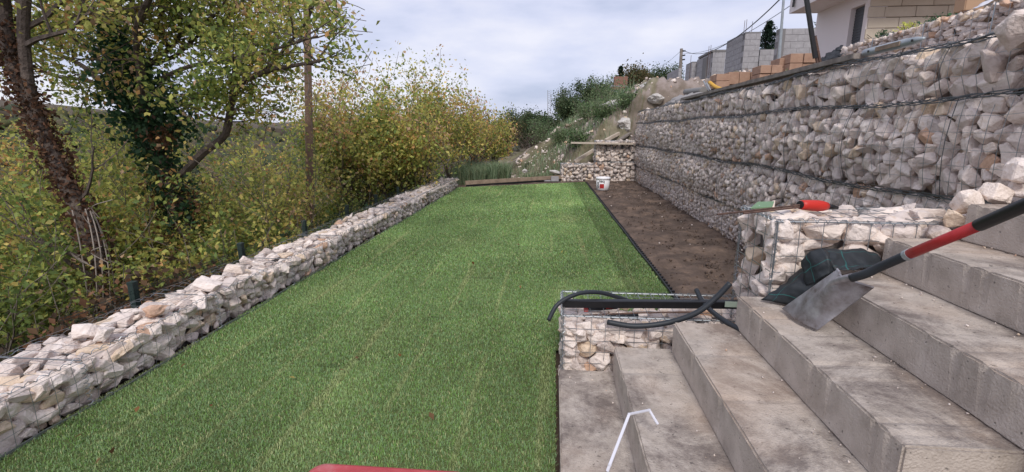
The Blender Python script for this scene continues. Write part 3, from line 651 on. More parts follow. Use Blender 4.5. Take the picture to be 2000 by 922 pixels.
# ------------------------------------------------------------------ things lying on the two near boxes
def hose(pts, r_, lab, name='hose_offcut', m='rubber', cat='hose', group='black hose offcuts on the gabion box'):
    bm = bmesh.new(); s = spline(pts, 8); tube(bm, s, r_, 12)
    # hollow mouth
    for e0, e1 in ((s[0], s[1]), (s[-1], s[-2])):
        d = (e0 - e1).normalized(); tube(bm, [e0 - d * .002, e0 + d * .0015], r_ * .62, 10)
    o = bm_obj(name, bm, M[m], smooth=False)
    for p in o.data.polygons: p.use_smooth = len(p.vertices) == 4
    origin_fix(o); return tag(o, lab, cat, group)
hose([W(1071, 626, y=2.62), W(1090, 594, y=2.66), W(1128, 574, y=2.72), W(1168, 571, y=2.78), W(1205, 580, y=2.84), W(1235, 590, y=2.88)], .013, 'curved black hose piece drooping over the left end of the gabion box')
hose([W(1186, 629, y=2.56), W(1240, 637, y=2.55), W(1305, 630, y=2.54), W(1360, 611, y=2.52), W(1398, 582, y=2.52), W(1426, 553, y=2.52)], .0155, 'longest black hose piece curving up like a smile in front of the black bar')
hose([W(1360, 566, y=2.8), W(1374, 592, y=2.7), W(1408, 622, y=2.5), W(1449, 646, y=2.36)], .014, 'straight black hose piece slanting down onto the fourth step')
hose([W(1182, 619, y=2.68), W(1246, 616, y=2.70)], .013, 'short straight black hose piece lying on the stones behind the long curve')
bm = bmesh.new(); a = W(1098, 594, y=2.69); b = W(1446, 596, y=2.69); beam(bm, a, b, .012, .045, R(14)); beam(bm, a + Vector((0, .02, .018)), b + Vector((0, .02, .018)), .028, .006)
o = bm_obj('plastic_bar', bm, M['black']); 
box('label_patch', tuple(W(1415, 599, y=2.655)), tuple(W(1445, 590, y=2.650)), M['grey_label'], o)
tag(o, 'long straight black plastic bar laid along the low gabion box', 'bar')
bm = bmesh.new(); tube(bm, [W(1138, 616, y=2.66), W(1250, 611, y=2.66), W(1372, 609, y=2.66)], .0055, 6); tag(origin_fix(bm_obj('steel_rod', bm, M['rust'])), 'thin rusty steel rod lying on the low gabion box under the black bar', 'rod')
tl = empty('hand_tool', W(1175, 603, y=2.74), 'hand tool with red and black grip half hidden under the black bar', 'tool')
bm = bmesh.new(); tube(bm, [W(1148, 605, y=2.74), W(1206, 600, y=2.76)], .012, 8); bm_obj('grip', bm, M['black'], tl)
bm = bmesh.new(); tube(bm, [W(1141, 605, y=2.735), W(1148, 605, y=2.74)], .013, 8); bm_obj('end_cap', bm, M['orange_red'], tl)
bm = bmesh.new(); tube(bm, [W(1184, 600, y=2.73), W(1205, 598, y=2.735)], .011, 8); bm_obj('red_band', bm, M['orange_red'], tl)
# red tool on box B
tl = empty('hand_tool', W(1590, 400, y=2.62), 'red and black hand tool with two long thin rods on the higher gabion box', 'tool')
Ta, Tb = W(1564, 400, y=2.60), W(1614, 403, y=2.66)
bm = bmesh.new(); s = [Ta.lerp(Tb, k / 6) for k in range(7)]; tube(bm, s, [.024, .027, .029, .030, .030, .028, .022], 14); bm_obj('sleeve', bm, M['orange_red'], tl, True)
bm = bmesh.new(); d = (Tb - Ta).normalized(); tube(bm, [Ta - d * .008, Ta + d * .002], .021, 12); bm_obj('socket', bm, M['black'], tl)
bm = bmesh.new(); tube(bm, [Tb - d * .01, W(1625, 404, y=2.67), W(1636, 406, y=2.68)], [.014, .013, .008], 10); bm_obj('grip', bm, M['black'], tl, True)
for a in ((1401, 419), (1452, 417)):
    bm = bmesh.new(); tube(bm, [W(*a, y=2.50), W(1566, 400 + (4 if a[0] > 1420 else 0), y=2.60)], .0058, 6); bm_obj('rod', bm, M['rust'], tl)
bm = bmesh.new(); q = [W(1466, 408, y=2.66), W(1508, 406, y=2.66), W(1512, 395, y=2.78), W(1480, 396, y=2.78)]
vs = [bm.verts.new(p) for p in q] + [bm.verts.new(p + Vector((0, 0, .006))) for p in q]
bm.faces.new(vs[:4][::-1]); bm.faces.new(vs[4:]); [bm.faces.new((vs[i], vs[(i + 1) % 4], vs[4 + (i + 1) % 4], vs[4 + i])) for i in range(4)]
o = bm_obj('plastic_packet', bm, M['green_label']); tag(o, 'small green and white plastic packet on the left end of the higher gabion box', 'packet')
bm = bmesh.new(); beam(bm, W(1480, 397, y=2.765), W(1509, 396, y=2.765), .012, .003); [add_box(bm, W(1483 + 6 * k, 403, y=2.70) + Vector((0, 0, .004)), (.006, .006, .002)) for k in range(4)]; bm_obj('white_print', bm, M['white'], o)
# white plastic bracket on the steps
bm = bmesh.new(); pw = [W(1186, 921, y=1.43), W(1191, 908, y=1.44), W(1229, 809, y=1.62), W(1268, 801, y=1.70), W(1285, 829, y=1.66)]
for a, b in zip(pw, pw[1:]): beam(bm, a, b, .010, .006)
for p in pw[1:-1]: add_box(bm, p, (.011, .009, .007))
tag(origin_fix(bm_obj('plastic_bracket', bm, M['white'], bevel=.001)), 'bent thin white plastic bracket propped across the two lowest steps', 'bracket')
for (px, py, i) in [(1337, 791, 2), (1745, 668, 4)]:
    p = W(px, py, z=.083 + .17 * i)

# shovel
sh = empty('shovel', W(1590, 640, z=.60), 'square-mouthed steel shovel with red and black shaft lying across the steps', 'shovel')
def surf(rows, m, name, parent, nu=14, nv=14, thick=.003, uvs=None, noise_amp=0, smooth=True, lin=False):
    """a sheet with thickness lofted through rows of control points"""
    def lerps(P, n): return [Vector(a).lerp(Vector(b), k / n) for a, b in zip(P, P[1:]) for k in range(n)] + [Vector(P[-1])]
    ip = lerps if lin else spline
    rr = [ip(r_, max(1, nu)) for r_ in rows]; cols = list(zip(*rr)); g = [ip(c, nv) for c in cols]
    bm = bmesh.new(); uvl = bm.loops.layers.uv.new('UVMap'); vv = [[bm.verts.new(p + Vector([(noise.noise(p * 9 + Vector((k, 0, 0))) + .5 * noise.noise(p * 27 + Vector((k, 3, 0)))) * noise_amp for k in (0, 7, 14)])) for p in c] for c in g]
    for i in range(len(vv) - 1):
        for j in range(len(vv[0]) - 1):
            f_ = bm.faces.new((vv[i][j], vv[i + 1][j], vv[i + 1][j + 1], vv[i][j + 1]))
            for lp, (a, b) in zip(f_.loops, ((i, j), (i + 1, j), (i + 1, j + 1), (i, j + 1))): lp[uvl].uv = ((a / len(vv)) * (uvs or (1, 1))[0] + .2, (b / len(vv[0])) * (uvs or (1, 1))[1] + .3)
    me = bpy.data.meshes.new(name); bm.to_mesh(me); bm.free()
    if smooth:
        for p in me.polygons: p.use_smooth = True
    o = link(name, me, parent, m); md = o.modifiers.new('thickness', 'SOLIDIFY'); md.thickness = thick; md.offset = 0
    return o
cTL, cTR, cBL, cBR = W(1636, 526, z=.865), W(1697, 560, z=.83), W(1527, 603, z=.605), W(1593, 645, z=.600)
nB = (cTL - cBL).cross(cBR - cBL).normalized(); nB = nB if nB.z > 0 else -nB
rows = []
for v_ in (0, .33, .66, 1):
    row = []
    for u_, hgt in ((0, 0), (.28, .026), (.55, .056), (.8, .034), (1, -.022)):
        p = cBL.lerp(cBR, u_).lerp(cTL.lerp(cTR, u_), v_) + nB * hgt * (.35 + .65 * v_); row.append(p)
    rows.append(row)
bm = bmesh.new(); tube(bm, spline([p + nB * .002 for p in rows[-1]], 4), .0045, 6); bm_obj('rolled_edge', bm, M['steel'], sh)
bl_ = surf(rows, M['steel'], 'blade', sh, thick=.0025)
Ha, Hb = W(1640, 558, y=1.98), None
h0 = W(1668, 541, z=.875); h3 = W(2004, 400, z=1.23); _l = lambda t: h0.y + (h3.y - h0.y) * t; h1 = W(1775, 497, y=_l(.32)); h2 = W(1912, 440, y=_l(.73)); h4 = h3 + (h3 - h2) * .9
bm = bmesh.new(); tube(bm, spline([cBL.lerp(cBR, .5).lerp(cTL.lerp(cTR, .5), .62) + nB * .034, cBL.lerp(cBR, .5).lerp(cTL.lerp(cTR, .5), .86) + nB * .042, h0], 5), [.003, .007, .010, .012, .014, .015, .015, .016, .016, .016, .016], 10); bm_obj('socket', bm, M['steel'], sh, True)
bm = bmesh.new(); tube(bm, spline([h0 - (h1 - h0) * .05, W(1690, 535, y=_l(.07)), W(1720, 521, y=_l(.15)), h1], 5), .0165, 14); bm_obj('lower_shaft', bm, M['rubber'], sh, True)
bm = bmesh.new(); d = (h2 - h1).normalized(); tube(bm, [h1 - d * .012, h1 + d * .004], .019, 14); bm_obj('collar', bm, M['zinc'], sh)
bm = bmesh.new(); tube(bm, [h1 + d * .004, h1.lerp(h2, .5), h2], .0168, 14); bm_obj('red_shaft', bm, M['red'], sh, True)
bm = bmesh.new(); tube(bm, [h2 - d * .004, h2 + d * .003, h3, h4], [.0172, .0185, .0185, .018], 14); bm_obj('grip', bm, M['black'], sh, True)

# weed-control fabric
fb = empty('weed_fabric', W(1600, 560, z=.62), 'crumpled black weed-control fabric with thin teal lines behind the shovel blade', 'fabric')
surf([[W(1484, 586, z=.60), W(1520, 592, z=.60), W(1560, 600, z=.60), W(1590, 596, z=.61)],
      [W(1520, 562, y=2.33), W(1545, 560, y=2.28), W(1575, 572, y=2.22), W(1600, 580, y=2.15)],
      [W(1548, 540, y=2.36), W(1575, 538, y=2.30), W(1600, 552, y=2.22), W(1622, 560, y=2.12)],
      [W(1572, 524, y=2.37), W(1596, 522, y=2.31), W(1618, 530, y=2.24), W(1640, 540, y=2.16)]], M['weave'], 'lower_fold', fb, uvs=(1.5, 1.3), noise_amp=.014, nu=7, nv=7, lin=True)
surf([[W(1564, 512, y=2.30), W(1566, 526, y=2.28), W(1568, 545, y=2.26), W(1574, 560, y=2.24)],
      [W(1580, 492, y=2.26), W(1590, 512, y=2.22), W(1596, 532, y=2.20), W(1600, 548, y=2.18)],
      [W(1606, 484, y=2.24), W(1614, 500, y=2.20), W(1620, 520, y=2.18), W(1622, 538, y=2.17)],
      [W(1622, 500, y=2.30), W(1628, 510, y=2.28), W(1632, 522, y=2.25), W(1634, 532, y=2.22)]], M['weave'], 'standing_fold', fb, uvs=(.7, 1.0), noise_amp=.014, nu=7, nv=7, lin=True)
surf([[W(1608, 486, y=2.32), W(1616, 500, y=2.26), W(1624, 516, y=2.22), W(1632, 534, y=2.2)],
      [W(1645, 492, y=2.33), W(1650, 503, y=2.29), W(1656, 516, y=2.26), W(1664, 528, y=2.2)],
      [W(1680, 488, y=2.34), W(1686, 500, y=2.31), W(1690, 511, y=2.29), W(1696, 522, y=2.25)],
      [W(1712, 500, y=2.34), W(1716, 507, y=2.32), W(1720, 514, y=2.31), W(1724, 520, y=2.29)]], M['weave'], 'trailing_fold', fb, uvs=(1.6, .7), noise_amp=.018, nu=7, nv=7, lin=True)

# red thing at the bottom edge
rt = empty('red_tub', W(760, 930, z=.3), 'faded red plastic tub, only its rounded rim in view at the bottom edge', 'tub')
ca, cb = W(612, 917, z=.32), W(912, 921, z=.32)
w_ = (cb - ca).length
bm = bmesh.new(); n = 10; ring = []
cx, cy = (ca.x + cb.x) / 2, ca.y - .17
def rrect(hx, hy, r_, z): return [Vector((cx + sx * (hx - r_) + r_ * math.cos(a), cy + .03 + sy * (hy - r_) + r_ * math.sin(a), z)) for (sx, sy, a0) in ((1, 1, 0), (-1, 1, 90), (-1, -1, 180), (1, -1, 270)) for a in [R(a0 + 90 * k / 6) for k in range(7)]]
prof = [(w_ * .5, .165, .322), (w_ * .5 + .012, .177, .316), (w_ * .5 + .012, .177, .300), (w_ * .5 - .002, .163, .296), (w_ * .46, .14, .02), (w_ * .45, .13, .004)]
rings = [[bm.verts.new(p) for p in rrect(a, b, .05, z)] for a, b, z in prof]
for a, b in zip(rings, rings[1:]):
    for k in range(28): bm.faces.new((a[k], a[(k + 1) % 28], b[(k + 1) % 28], b[k]))
bm.faces.new(rings[0]); bm.faces.new(rings[-1][::-1]); bm_obj('body', bm, M['red_worn'], rt)
bm = bmesh.new(); add_box(bm, (cx, cy, .325), (w_ * .6, .03, .012)); bm_obj('ridge', bm, M['red_worn'], rt, bevel=.004)

# ------------------------------------------------------------------ fence and poles on the left
ft = empty('wire_fence', (-3.15, 6, -.6), 'dark green wire mesh fence just behind the low white stone wall', 'fence')
ZF = .26
for y in [W(p_, 480, x=-3.15).y for p_ in (245, 470, 598, 683, 740, 783, 815, 840)]:
    bm = bmesh.new(); add_box(bm, (-3.15, y, -.25), (.045, .045, 2 * ZF + .57)); add_box(bm, (-3.15, y, ZF + .04), (.05, .05, .02)); bm_obj('post', bm, M['post'], ft)
bm = bmesh.new()
for z in np.arange(-.75, ZF, .2): tube(bm, [(-3.12, 2.6, z), (-3.12, 13, z)], .002, 4)
for z in (ZF - .03, ZF - .07): tube(bm, [(-3.12, 2.6, z), (-3.12, 13, z)], .002, 4)
for y in np.arange(2.6, 13, .05): tube(bm, [(-3.115, y, -.8), (-3.115, y, ZF)], .0013, 3, False)
bm_obj('mesh_panel', bm, M['post'], ft)
pb = W(607, 452, y=8.3); pt_ = W(598, -60, y=8.3); d = (pt_ - pb) / (452 + 60)
bm = bmesh.new(); lo = pb - d * 230; tube(bm, [lo, pb, pt_], [.074, .070, .056], 14)
o = bm_obj('utility_pole', bm, M['pole_wood'], smooth=True); origin_fix(o); tag(o, 'tall brown wooden utility pole standing behind the low wall', 'utility pole')
bm = bmesh.new(); q = W(606, 4, y=8.3); tube(bm, [q, q + Vector((.07, -.03, .02))], .018, 8); bm_obj('insulator', bm, M['black'], o)
o.children[0].matrix_local = Matrix.Translation(-o.location)

# ------------------------------------------------------------------ vegetation
def leaves(C, size, palette, pw, name, parent, mkey='leaf', aspect=.62, droop=.3, vary=.38, up=.3):
    """C (n,3) leaf centres; each leaf a folded blade of two faces"""
    C = np.asarray(C); n = len(C); d = RS.normal(size=(n, 3)); d[:, 2] -= droop; d /= np.linalg.norm(d, axis=1)[:, None]
    nn = RS.normal(size=(n, 3)); nn[:, 2] += up * 3; w = np.cross(d, nn); w /= np.linalg.norm(w, axis=1)[:, None] + 1e-9; nr = np.cross(w, d)
    L = (size * RS.uniform(.45, 1.5, n))[:, None]; Wd = L * aspect * .5
    a = C - d * L * .5; b = C + w * Wd + nr * L * .10 - d * L * .05; c = C + d * L * .5; e_ = C - w * Wd + nr * L * .10 - d * L * .05
    V = np.stack([a, b, c, e_], 1).reshape(-1, 3); k = np.arange(n) * 4
    F = np.concatenate([np.stack([k, k + 1, k + 2], 1), np.stack([k, k + 2, k + 3], 1)])
    pal = np.array(palette); cl = np.array([noise.noise(Vector(p) * 1.1) + .6 * noise.noise(Vector(p) * 4.5) for p in C[::1]]) if n < 60000 else RS.normal(size=n) * .3
    cum = np.cumsum(pw) / np.sum(pw); pick = np.clip(np.searchsorted(cum, np.clip(RS.uniform(0, 1, n) * .84 + .08 + cl * .5, 0, .999)), 0, len(pal) - 1)
    col = pal[pick] * RS.uniform(1 - vary, 1 + vary, n)[:, None]
    return np_mesh(name, V, F, M[mkey], np.repeat(col, 4, 0), parent)
GRN = (.17, .24, .07); YG = (.46, .47, .12); YL = (.74, .58, .18); OR = (.64, .36, .14); BR = (.24, .12, .065); DG = (.05, .11, .05); GY = (.075, .11, .05); PK = (.62, .42, .27)
PAL_MAPLE = [GRN, (.28, .34, .09), YG, (.54, .48, .15), YL, OR, PK]
def grow(p0, dirv, length, r0, bm, tips, depth, spread=.6, up=.15, kids=3, seg=5, first=.35):
    """one limb and its side branches; tips collects twig points for the leaves"""
    p = Vector(p0); d = Vector(dirv).normalized(); pts = [p.copy()]; 
    for k in range(seg):
        d = (d + Vector((random.gauss(0, .13), random.gauss(0, .13), random.gauss(0, .09) + up * .25))).normalized(); p = p + d * length / seg; pts.append(p.copy())
    rad = [max(.004, r0 * (1 - .72 * k / seg)) for k in range(seg + 1)]
    tube(bm, pts, rad, 6 if r0 > .03 else 4, False)
    if depth <= 0:
        for k in range(1, seg + 1): tips.append((pts[k], length))
    elif depth == 1: tips.append((pts[-1], length)); tips.append((pts[-2], length))
    if depth > 0:
        for k in range(kids):
            t_ = first + (1 - first) * (k + random.random()) / kids; i = min(seg - 1, int(t_ * seg)); q = pts[i].lerp(pts[i + 1], t_ * seg - i)
            s = Vector((random.gauss(0, 1), random.gauss(0, 1), random.gauss(.15, .6))).normalized()
            grow(q, d * (1 - spread) + s * spread, length * random.uniform(.45, .72), rad[i] * .6, bm, tips, depth - 1, spread, up, kids, max(3, seg - 1), .2)
def leaf_pts(tips, per, rad):
    P = []
    for p, L in tips:
        q_ = RS.choice([0, .45, 1.0, 2.3], p=[.22, .25, .33, .20]); n = int(per * q_)
        if n: P.append(np.array(p) + RS.normal(size=(n, 3)) * rad * (.55 + .25 * q_))
    return np.concatenate(P)
def shrub(name, lab, cat, base, height, width, pal, pw, nst=7, leaf=.07, per=16, lrad=.16, group=None, depth=2, kids=4, bark='bark_pale', up=.3, r0=.025, first=.35):
    t = empty(name, base, lab, cat, group); bm = bmesh.new(); tips = []
    for k in range(nst):
        a = random.uniform(0, 6.28); out_ = random.uniform(.05, 1) * width / 2
        d = Vector((math.cos(a) * out_, math.sin(a) * out_, height * random.uniform(.5, .72))); grow(Vector(base) + Vector((math.cos(a), math.sin(a), 0)) * width * .06, d, d.length, r0, bm, tips, depth, .55, up, kids, 6, first)
    bm_obj('stems', bm, M[bark], t); leaves(leaf_pts(tips, per, lrad), leaf, pal, pw, 'foliage', t); return t
def proj(p):
    q = np.array(p) - [0, 0, CZ]; d = q @ _f; return 1000 + FOC * (q @ _r) / d, 461 - FOC * (q @ _u) / d
def gz(x, y): return terr(x, y) - .05

o = leaves(FALLEN[FALLEN[:, 0] < .03 + 1.0 * (FALLEN[:, 1] > 3)], .035, [(.35, .17, .07), (.22, .12, .06), (.5, .38, .12)], [3, 3, 1], 'fallen_leaves', None, up=3); tag(o, 'small brown fallen leaves scattered on the turf', 'leaves', kind='stuff')
# leaning trunk wrapped in brown dead ivy
YT = 4.6
t = empty('tree', (W(213, 640, y=YT).x, YT, gz(-4.4, YT)), 'leaning tree wrapped in brown dead ivy at the left edge', 'tree')
A = [W(222, 760, y=YT), W(213, 600, y=YT), W(185, 480, y=YT), W(140, 380, y=YT), W(100, 295, y=YT), W(60, 205, y=YT), W(22, 110, y=YT), (W(0, -60, y=YT))]
bm = bmesh.new(); s = spline(A, 6); tube(bm, s, [.10 - .05 * k / len(s) for k in range(len(s))], 12)
s2 = spline([W(62, 210, y=YT), W(50, 120, y=YT), W(46, 40, y=YT), W(55, -80, y=YT)], 5); tube(bm, s2, .05, 10)
s3 = spline([W(22, 112, y=YT), W(4, 60, y=YT), W(-15, -60, y=YT)], 4); tube(bm, s3, .05, 8)
tips = []
for (p, q, L) in [((40, 60), (.6, .2, .5), 1.3), ((46, 20), (-.4, .3, .6), 1.3), ((5, 60), (-.6, .3, .4), 1.2), ((48, 90), (.9, -.2, .3), 1.1), ((20, 20), (.2, -.5, .6), 1.3), ((0, -30), (-.2, .4, .8), 1.4), ((50, -50), (.7, 0, .5), 1.4)]:
    grow(W(*p, y=YT), q, L, .03, bm, tips, 2, .6, .1, 3)
bare = []
grow(W(150, 395, y=YT), (.75, -.1, .65), .9, .02, bm, bare, 1, .4, .1, 2); grow(W(200, 520, y=YT), (-.9, .1, .35), .9, .03, bm, bare, 1, .4, .1, 3); grow(W(205, 560, y=YT), (-.9, 0, .5), 1.1, .03, bm, bare, 1, .4, .1, 3)
bm_obj('trunk', bm, M['bark'], t)
leaves(leaf_pts(tips, 20, .12), .052, PAL_MAPLE, [3, 4, 4, 2, 1, 1, 1], 'crown', t)
P = []
for k, p in enumerate(s):
    n = 130 if k < len(s) * .9 else 40; P.append(np.array(p) + RS.normal(size=(n, 3)) * [.068, .068, .07])
P = np.concatenate(P); leaves(P, .05, [(.17, .085, .05), (.13, .07, .045), (.09, .055, .035), (.26, .14, .08)], [3, 3, 2, 1], 'dead_ivy', t, up=0, droop=.8)
bm = bmesh.new()
for k in range(9):
    a = random.uniform(0, 6.28); pth = [s[min(len(s) - 1, i * 2)] + Vector((.13 * math.cos(a + i * .25) , .13 * math.sin(a + i * .25) - .05, .03)) for i in range(1, 9)]; tube(bm, spline(pth, 3), .007, 5)
for k in range(6): p = W(random.uniform(150, 230), random.uniform(420, 560), y=YT - .2); tube(bm, spline([p, p + Vector((random.gauss(0, .1), -.05, .12)), p + Vector((random.gauss(0, .2), -.1, .2))], 4), .004, 4)
bm_obj('dead_vines', bm, M['vine'], t)

# ivy-clad tree with the wide crown
YI = 6.0
t = empty('tree', (W(375, 560, y=YI).x, YI, gz(-4.6, YI)), 'broad maple with dark green ivy on its trunk overhanging the low wall', 'tree')
bm = bmesh.new(); main = spline([W(385, 680, y=YI), W(375, 560, y=YI), W(350, 430, y=YI), W(325, 340, y=YI), W(283, 250, y=YI), W(245, 170, y=YI), W(218, 60, y=YI), W(212, -90, y=YI)], 6)
tube(bm, main, [.14 - .09 * k / len(main) for k in range(len(main))], 12)
LB = [([(285, 250), (276, 150), (268, 60), (300, -20), (320, -90)], .065), ([(352, 345), (395, 300), (440, 262), (452, 200), (470, 165), (520, 140), (575, 128), (630, 118)], .055), ([(440, 262), (450, 200), (452, 150)], .04),
      ([(283, 130), (330, 95), (365, 55), (420, 30), (450, -20)], .035), ([(275, 130), (340, 110), (400, 60), (480, 20), (520, -40)], .03), ([(235, 205), (170, 135), (100, 100), (10, 60)], .04), ([(240, 210), (180, 160), (110, 150), (40, 120)], .035), ([(228, 180), (190, 110), (150, 70), (100, 20)], .03),
      ([(460, 190), (470, 110), (495, 60), (520, 0), (530, -60)], .035), ([(300, 160), (370, 130), (440, 120), (540, 95), (620, 70)], .03), ([(218, 60), (170, 20), (130, -40)], .03), ([(330, 95), (310, 40), (350, -30)], .03), ([(520, 140), (560, 90), (600, 40), (620, -10)], .025)]
tips = []
for k, (pp, r0) in enumerate(LB):
    dy = ((k * 37) % 9 - 4) * .22; q = [W(*p, y=YI + dy * i / len(pp) * 1.6) for i, p in enumerate(pp)]; s_ = spline(q, 5); n = len(s_); tube(bm, s_, [max(.006, r0 * (1 - .75 * i / n)) for i in range(n)], 7, False)
    st_ = 6 if k == 1 else 4
    for i in range(n // 3, n, 2):
        for _ in range(2): v = Vector((random.gauss(.15, 1), random.gauss(0, .8), random.gauss(.25, .5))); grow(s_[i], v, random.uniform(.4, .85), .012, bm, tips, 1, .6, .1, 3, 4)
bm_obj('trunk', bm, M['bark'], t)
tips = [q for q in tips if not (lambda px, py: (583 < px < 630 and py > 30) or px > 668 or (px > 560 and py > 185))(*proj(q[0]))]
leaves(leaf_pts(tips, 17, .11), .057, PAL_MAPLE, [3, 5, 4, 2, 1, 1.2, 1.6], 'crown', t, up=.5)
P = []
for k, p in enumerate(main):
    f_ = k / len(main)
    if .24 < f_ < .9: P.append(np.array(p) + RS.normal(size=(130, 3)) * [.13, .12, .12])
for px, py, n, r_ in [(245, 110, 380, .15), (222, 65, 260, .10), (295, 165, 260, .12), (262, 190, 700, .2), (335, 205, 420, .14), (350, 240, 330, .14), (290, 240, 380, .16), (238, 150, 420, .16), (310, 290, 220, .16)]: P.append(np.array(W(px, py, y=YI - .1)) + RS.normal(size=(n, 3)) * [r_, r_ * .8, r_])
leaves(np.concatenate(P), .06, [DG, (.035, .085, .04), (.08, .15, .07)], [2, 3, 1.4], 'ivy', t, up=.1, aspect=.9)
P = [np.array(p) + RS.normal(size=(70, 3)) * [.13, .13, .1] for k, p in enumerate(main) if .05 < k / len(main) < .4] + [np.array(W(315, 268, y=YI - .3)) + RS.normal(size=(130, 3)) * .09]
leaves(np.concatenate(P), .07, [BR, (.20, .10, .045), (.09, .05, .03)], [3, 3, 2], 'dead_ivy', t, up=0, droop=.8)

# shrubs and thickets behind the wall: (px of centre, top py, Y, height, width, palette weights, label)
SH = [(60, 235, 6.6, 4.2, [1, 3, 4, 3, 1.5, 1.5, .2], 'yellow-green bush behind the leaning trunk at the left edge'), (-60, 260, 6.0, 4.0, [0, 2, 3, 3, 3, 3, .2], 'orange-tinged bush partly cut by the left edge'),
      (180, 225, 7.6, 4.0, [2, 4, 4, 2, 1, .5, 0], 'green bush between the two big trunks'), (300, 320, 7.4, 3.4, [3, 4, 4, 1, .5, .3, 0], 'low dense bush behind the ivy-clad trunk'),
      (120, 330, 5.6, 2.6, [3, 4, 4, 1, .5, .3, 0], 'lower green bush right of the leaning trunk foot'), (440, 330, 6.4, 2.6, [1, 3, 4, 3, 2.5, 1, .6], 'bright yellow-leaved bush right of the ivy-clad trunk'),
      (400, 250, 9.0, 4.2, [3, 4, 3, 1, .6, .5, .2], 'bush half way down the slope seen through the maple branches'), (535, 250, 10.4, 3.6, [1, 3, 4, 3, 1.5, .5, .3], 'yellow-green bush left of the wooden pole'),
      (490, 410, 7.0, 1.9, [1, 2, 3, 2, 2.5, 3, 1], 'small orange-leaved shrub at the fence left of the pole'), (570, 385, 9.6, 1.8, [4, 5, 3, 1, .3, 0, 0], 'low green shrub at the foot of the pole'),
      (640, 385, 9.4, 1.5, [4, 5, 3, 1, .3, 0, 0], 'low green shrub behind the fence right of the pole'), (10, 500, 4.4, 1.0, [6, 4, 1, 0, 0, 0, 0], 'low green shrub in the left corner below the leaning trunk'),
      (230, 330, 6.6, 2.8, [1, 3, 4, 2, 1, .5, 0], 'leafy bush filling the gap between leaning trunk and ivy-clad trunk'), (340, 430, 5.6, 1.6, [2, 3, 3, 2, 1.5, 1, 1], 'small mixed bush at the foot of the ivy-clad trunk')]
for px, py, Y, hgt, pw, lab in SH:
    tp = W(px, py, y=Y); b = Vector((tp.x, Y, tp.z - hgt)); g_ = gz(b.x, Y); b.z = min(b.z, g_ + .1) if abs(b.z - g_) < 1.5 else g_
    H_ = tp.z - b.z
    shrub('bush', lab, 'bush', b, H_ * 1.0, H_ * .8 if H_ > 2 else H_ * 1.5, PAL_MAPLE, pw, nst=9, leaf=.06, per=15 if H_ > 2.5 else 11, lrad=.11, depth=2, kids=4, group='bushes behind the low wall', first=.15)
# row of autumn maples along the far part of the lawn
MP = [(648, 138, 10.0, 0, [2, 4, 4, 3, 1.5, 1, 2.5], 'tall airy maple directly behind the wooden pole'), (672, 150, 10.4, -1, [2, 4, 4, 2, 1, 1.5, 2], 'multi-stemmed maple just right of the wooden pole'), (700, 165, 10.8, 0, [1, 3, 3, 3, 2, 2, 2], 'pinkish-yellow maple second to the right of the pole'), (760, 150, 11.4, 0, [2, 4, 4, 2, 1, 1.5, 1.5], 'slender green-gold maple in the middle of the row'),
      (822, 142, 12.4, 0, [1.5, 3, 3, 3, 2, 2.5, 2], 'tallest rust-tinted maple in the middle of the row'), (880, 160, 13.8, 0, [2, 3, 3, 3, 1.5, 3, 1.5], 'dense orange and green maple near the far end of the row'), (925, 200, 15.5, 0, [1, 3, 3, 3, 2.5, 3, 1.5], 'orange-gold maple at the far end of the row'),
      (965, 235, 17.5, 0, [2, 4, 3, 2, 1, 3, .5], 'small orange and green tree closing the row above the tall grass'), (790, 215, 10.2, 0, [2, 4, 3, 2, 2, 1.5, 1], 'leaning maple nearest the fence in the row'), (735, 240, 10.0, 0, [2, 4, 4, 3, 2, 1, .5], 'low yellow-green maple close behind the fence')]
for px, py, Y, _, pw, lab in MP:
    tp = W(px, py, y=Y); g_ = gz(tp.x, Y); H_ = tp.z - g_
    shrub('maple_tree', lab, 'tree', (tp.x, Y, g_), H_ * .98, H_ * .42, PAL_MAPLE, pw, nst=7, leaf=.072, per=13, lrad=.13, depth=2, kids=4, up=.5, r0=.036, group='row of autumn maples beside the lawn', first=.36)
# brush at the feet
def bush_mass(name, lab, boxes, size, pal, pw, cat='undergrowth'):
    P = []
    for x0, x1, y0_, y1_, h, n in boxes:
        x = RS.uniform(x0, x1, n); y = RS.uniform(y0_, y1_, n); z = np.array([terr(a, b) for a, b in zip(x, y)]) + RS.beta(1.1, 1.6, n) * h * (0.7 + .5 * np.array([noise.noise(Vector((a, b, 2))) for a, b in zip(x, y)])); P.append(np.stack([x, y, z], 1))
    o = leaves(np.concatenate(P), size, pal, pw, name, None); return tag(o, lab, cat, kind='stuff')
bush_mass('undergrowth', 'green and yellow undergrowth on the slope behind the fence', [(-6.5, -3.3, 4.8, 9, .75, 9000), (-7, -3.3, 9, 16, 1.0, 9000), (-14, -6, 3, 22, 1.6, 9000)], .075, [DG, GRN, (.08, .13, .03), YG, YL], [3, 4, 3, 1.5, .6])
bush_mass('dry_brush', 'dry brown brush and dead leaves behind the near part of the low wall', [(-5.4, -3.25, 2.0, 5.4, .85, 16000), (-4.8, -3.3, 8.0, 15, .45, 2500)], .06, [BR, (.08, .05, .03), (.17, .10, .05), (.05, .05, .025)], [3, 4, 2, 1])
bm = bmesh.new()
for k in range(260):
    x, y = random.uniform(-5.2, -3.3), random.uniform(2.2, 16); p = Vector((x, y, terr(x, y))); d = Vector((random.gauss(0, .5), random.gauss(0, .5), 1)) * random.uniform(.3, 1.0)
    tube(bm, [p, p + d * .5 + Vector((random.gauss(0, .06), 0, 0)), p + d], .004, 3, False)
tag(bm_obj('dry_twigs', bm, M['bark_pale']), 'tangle of bare twigs behind the fence', 'twigs', kind='stuff')

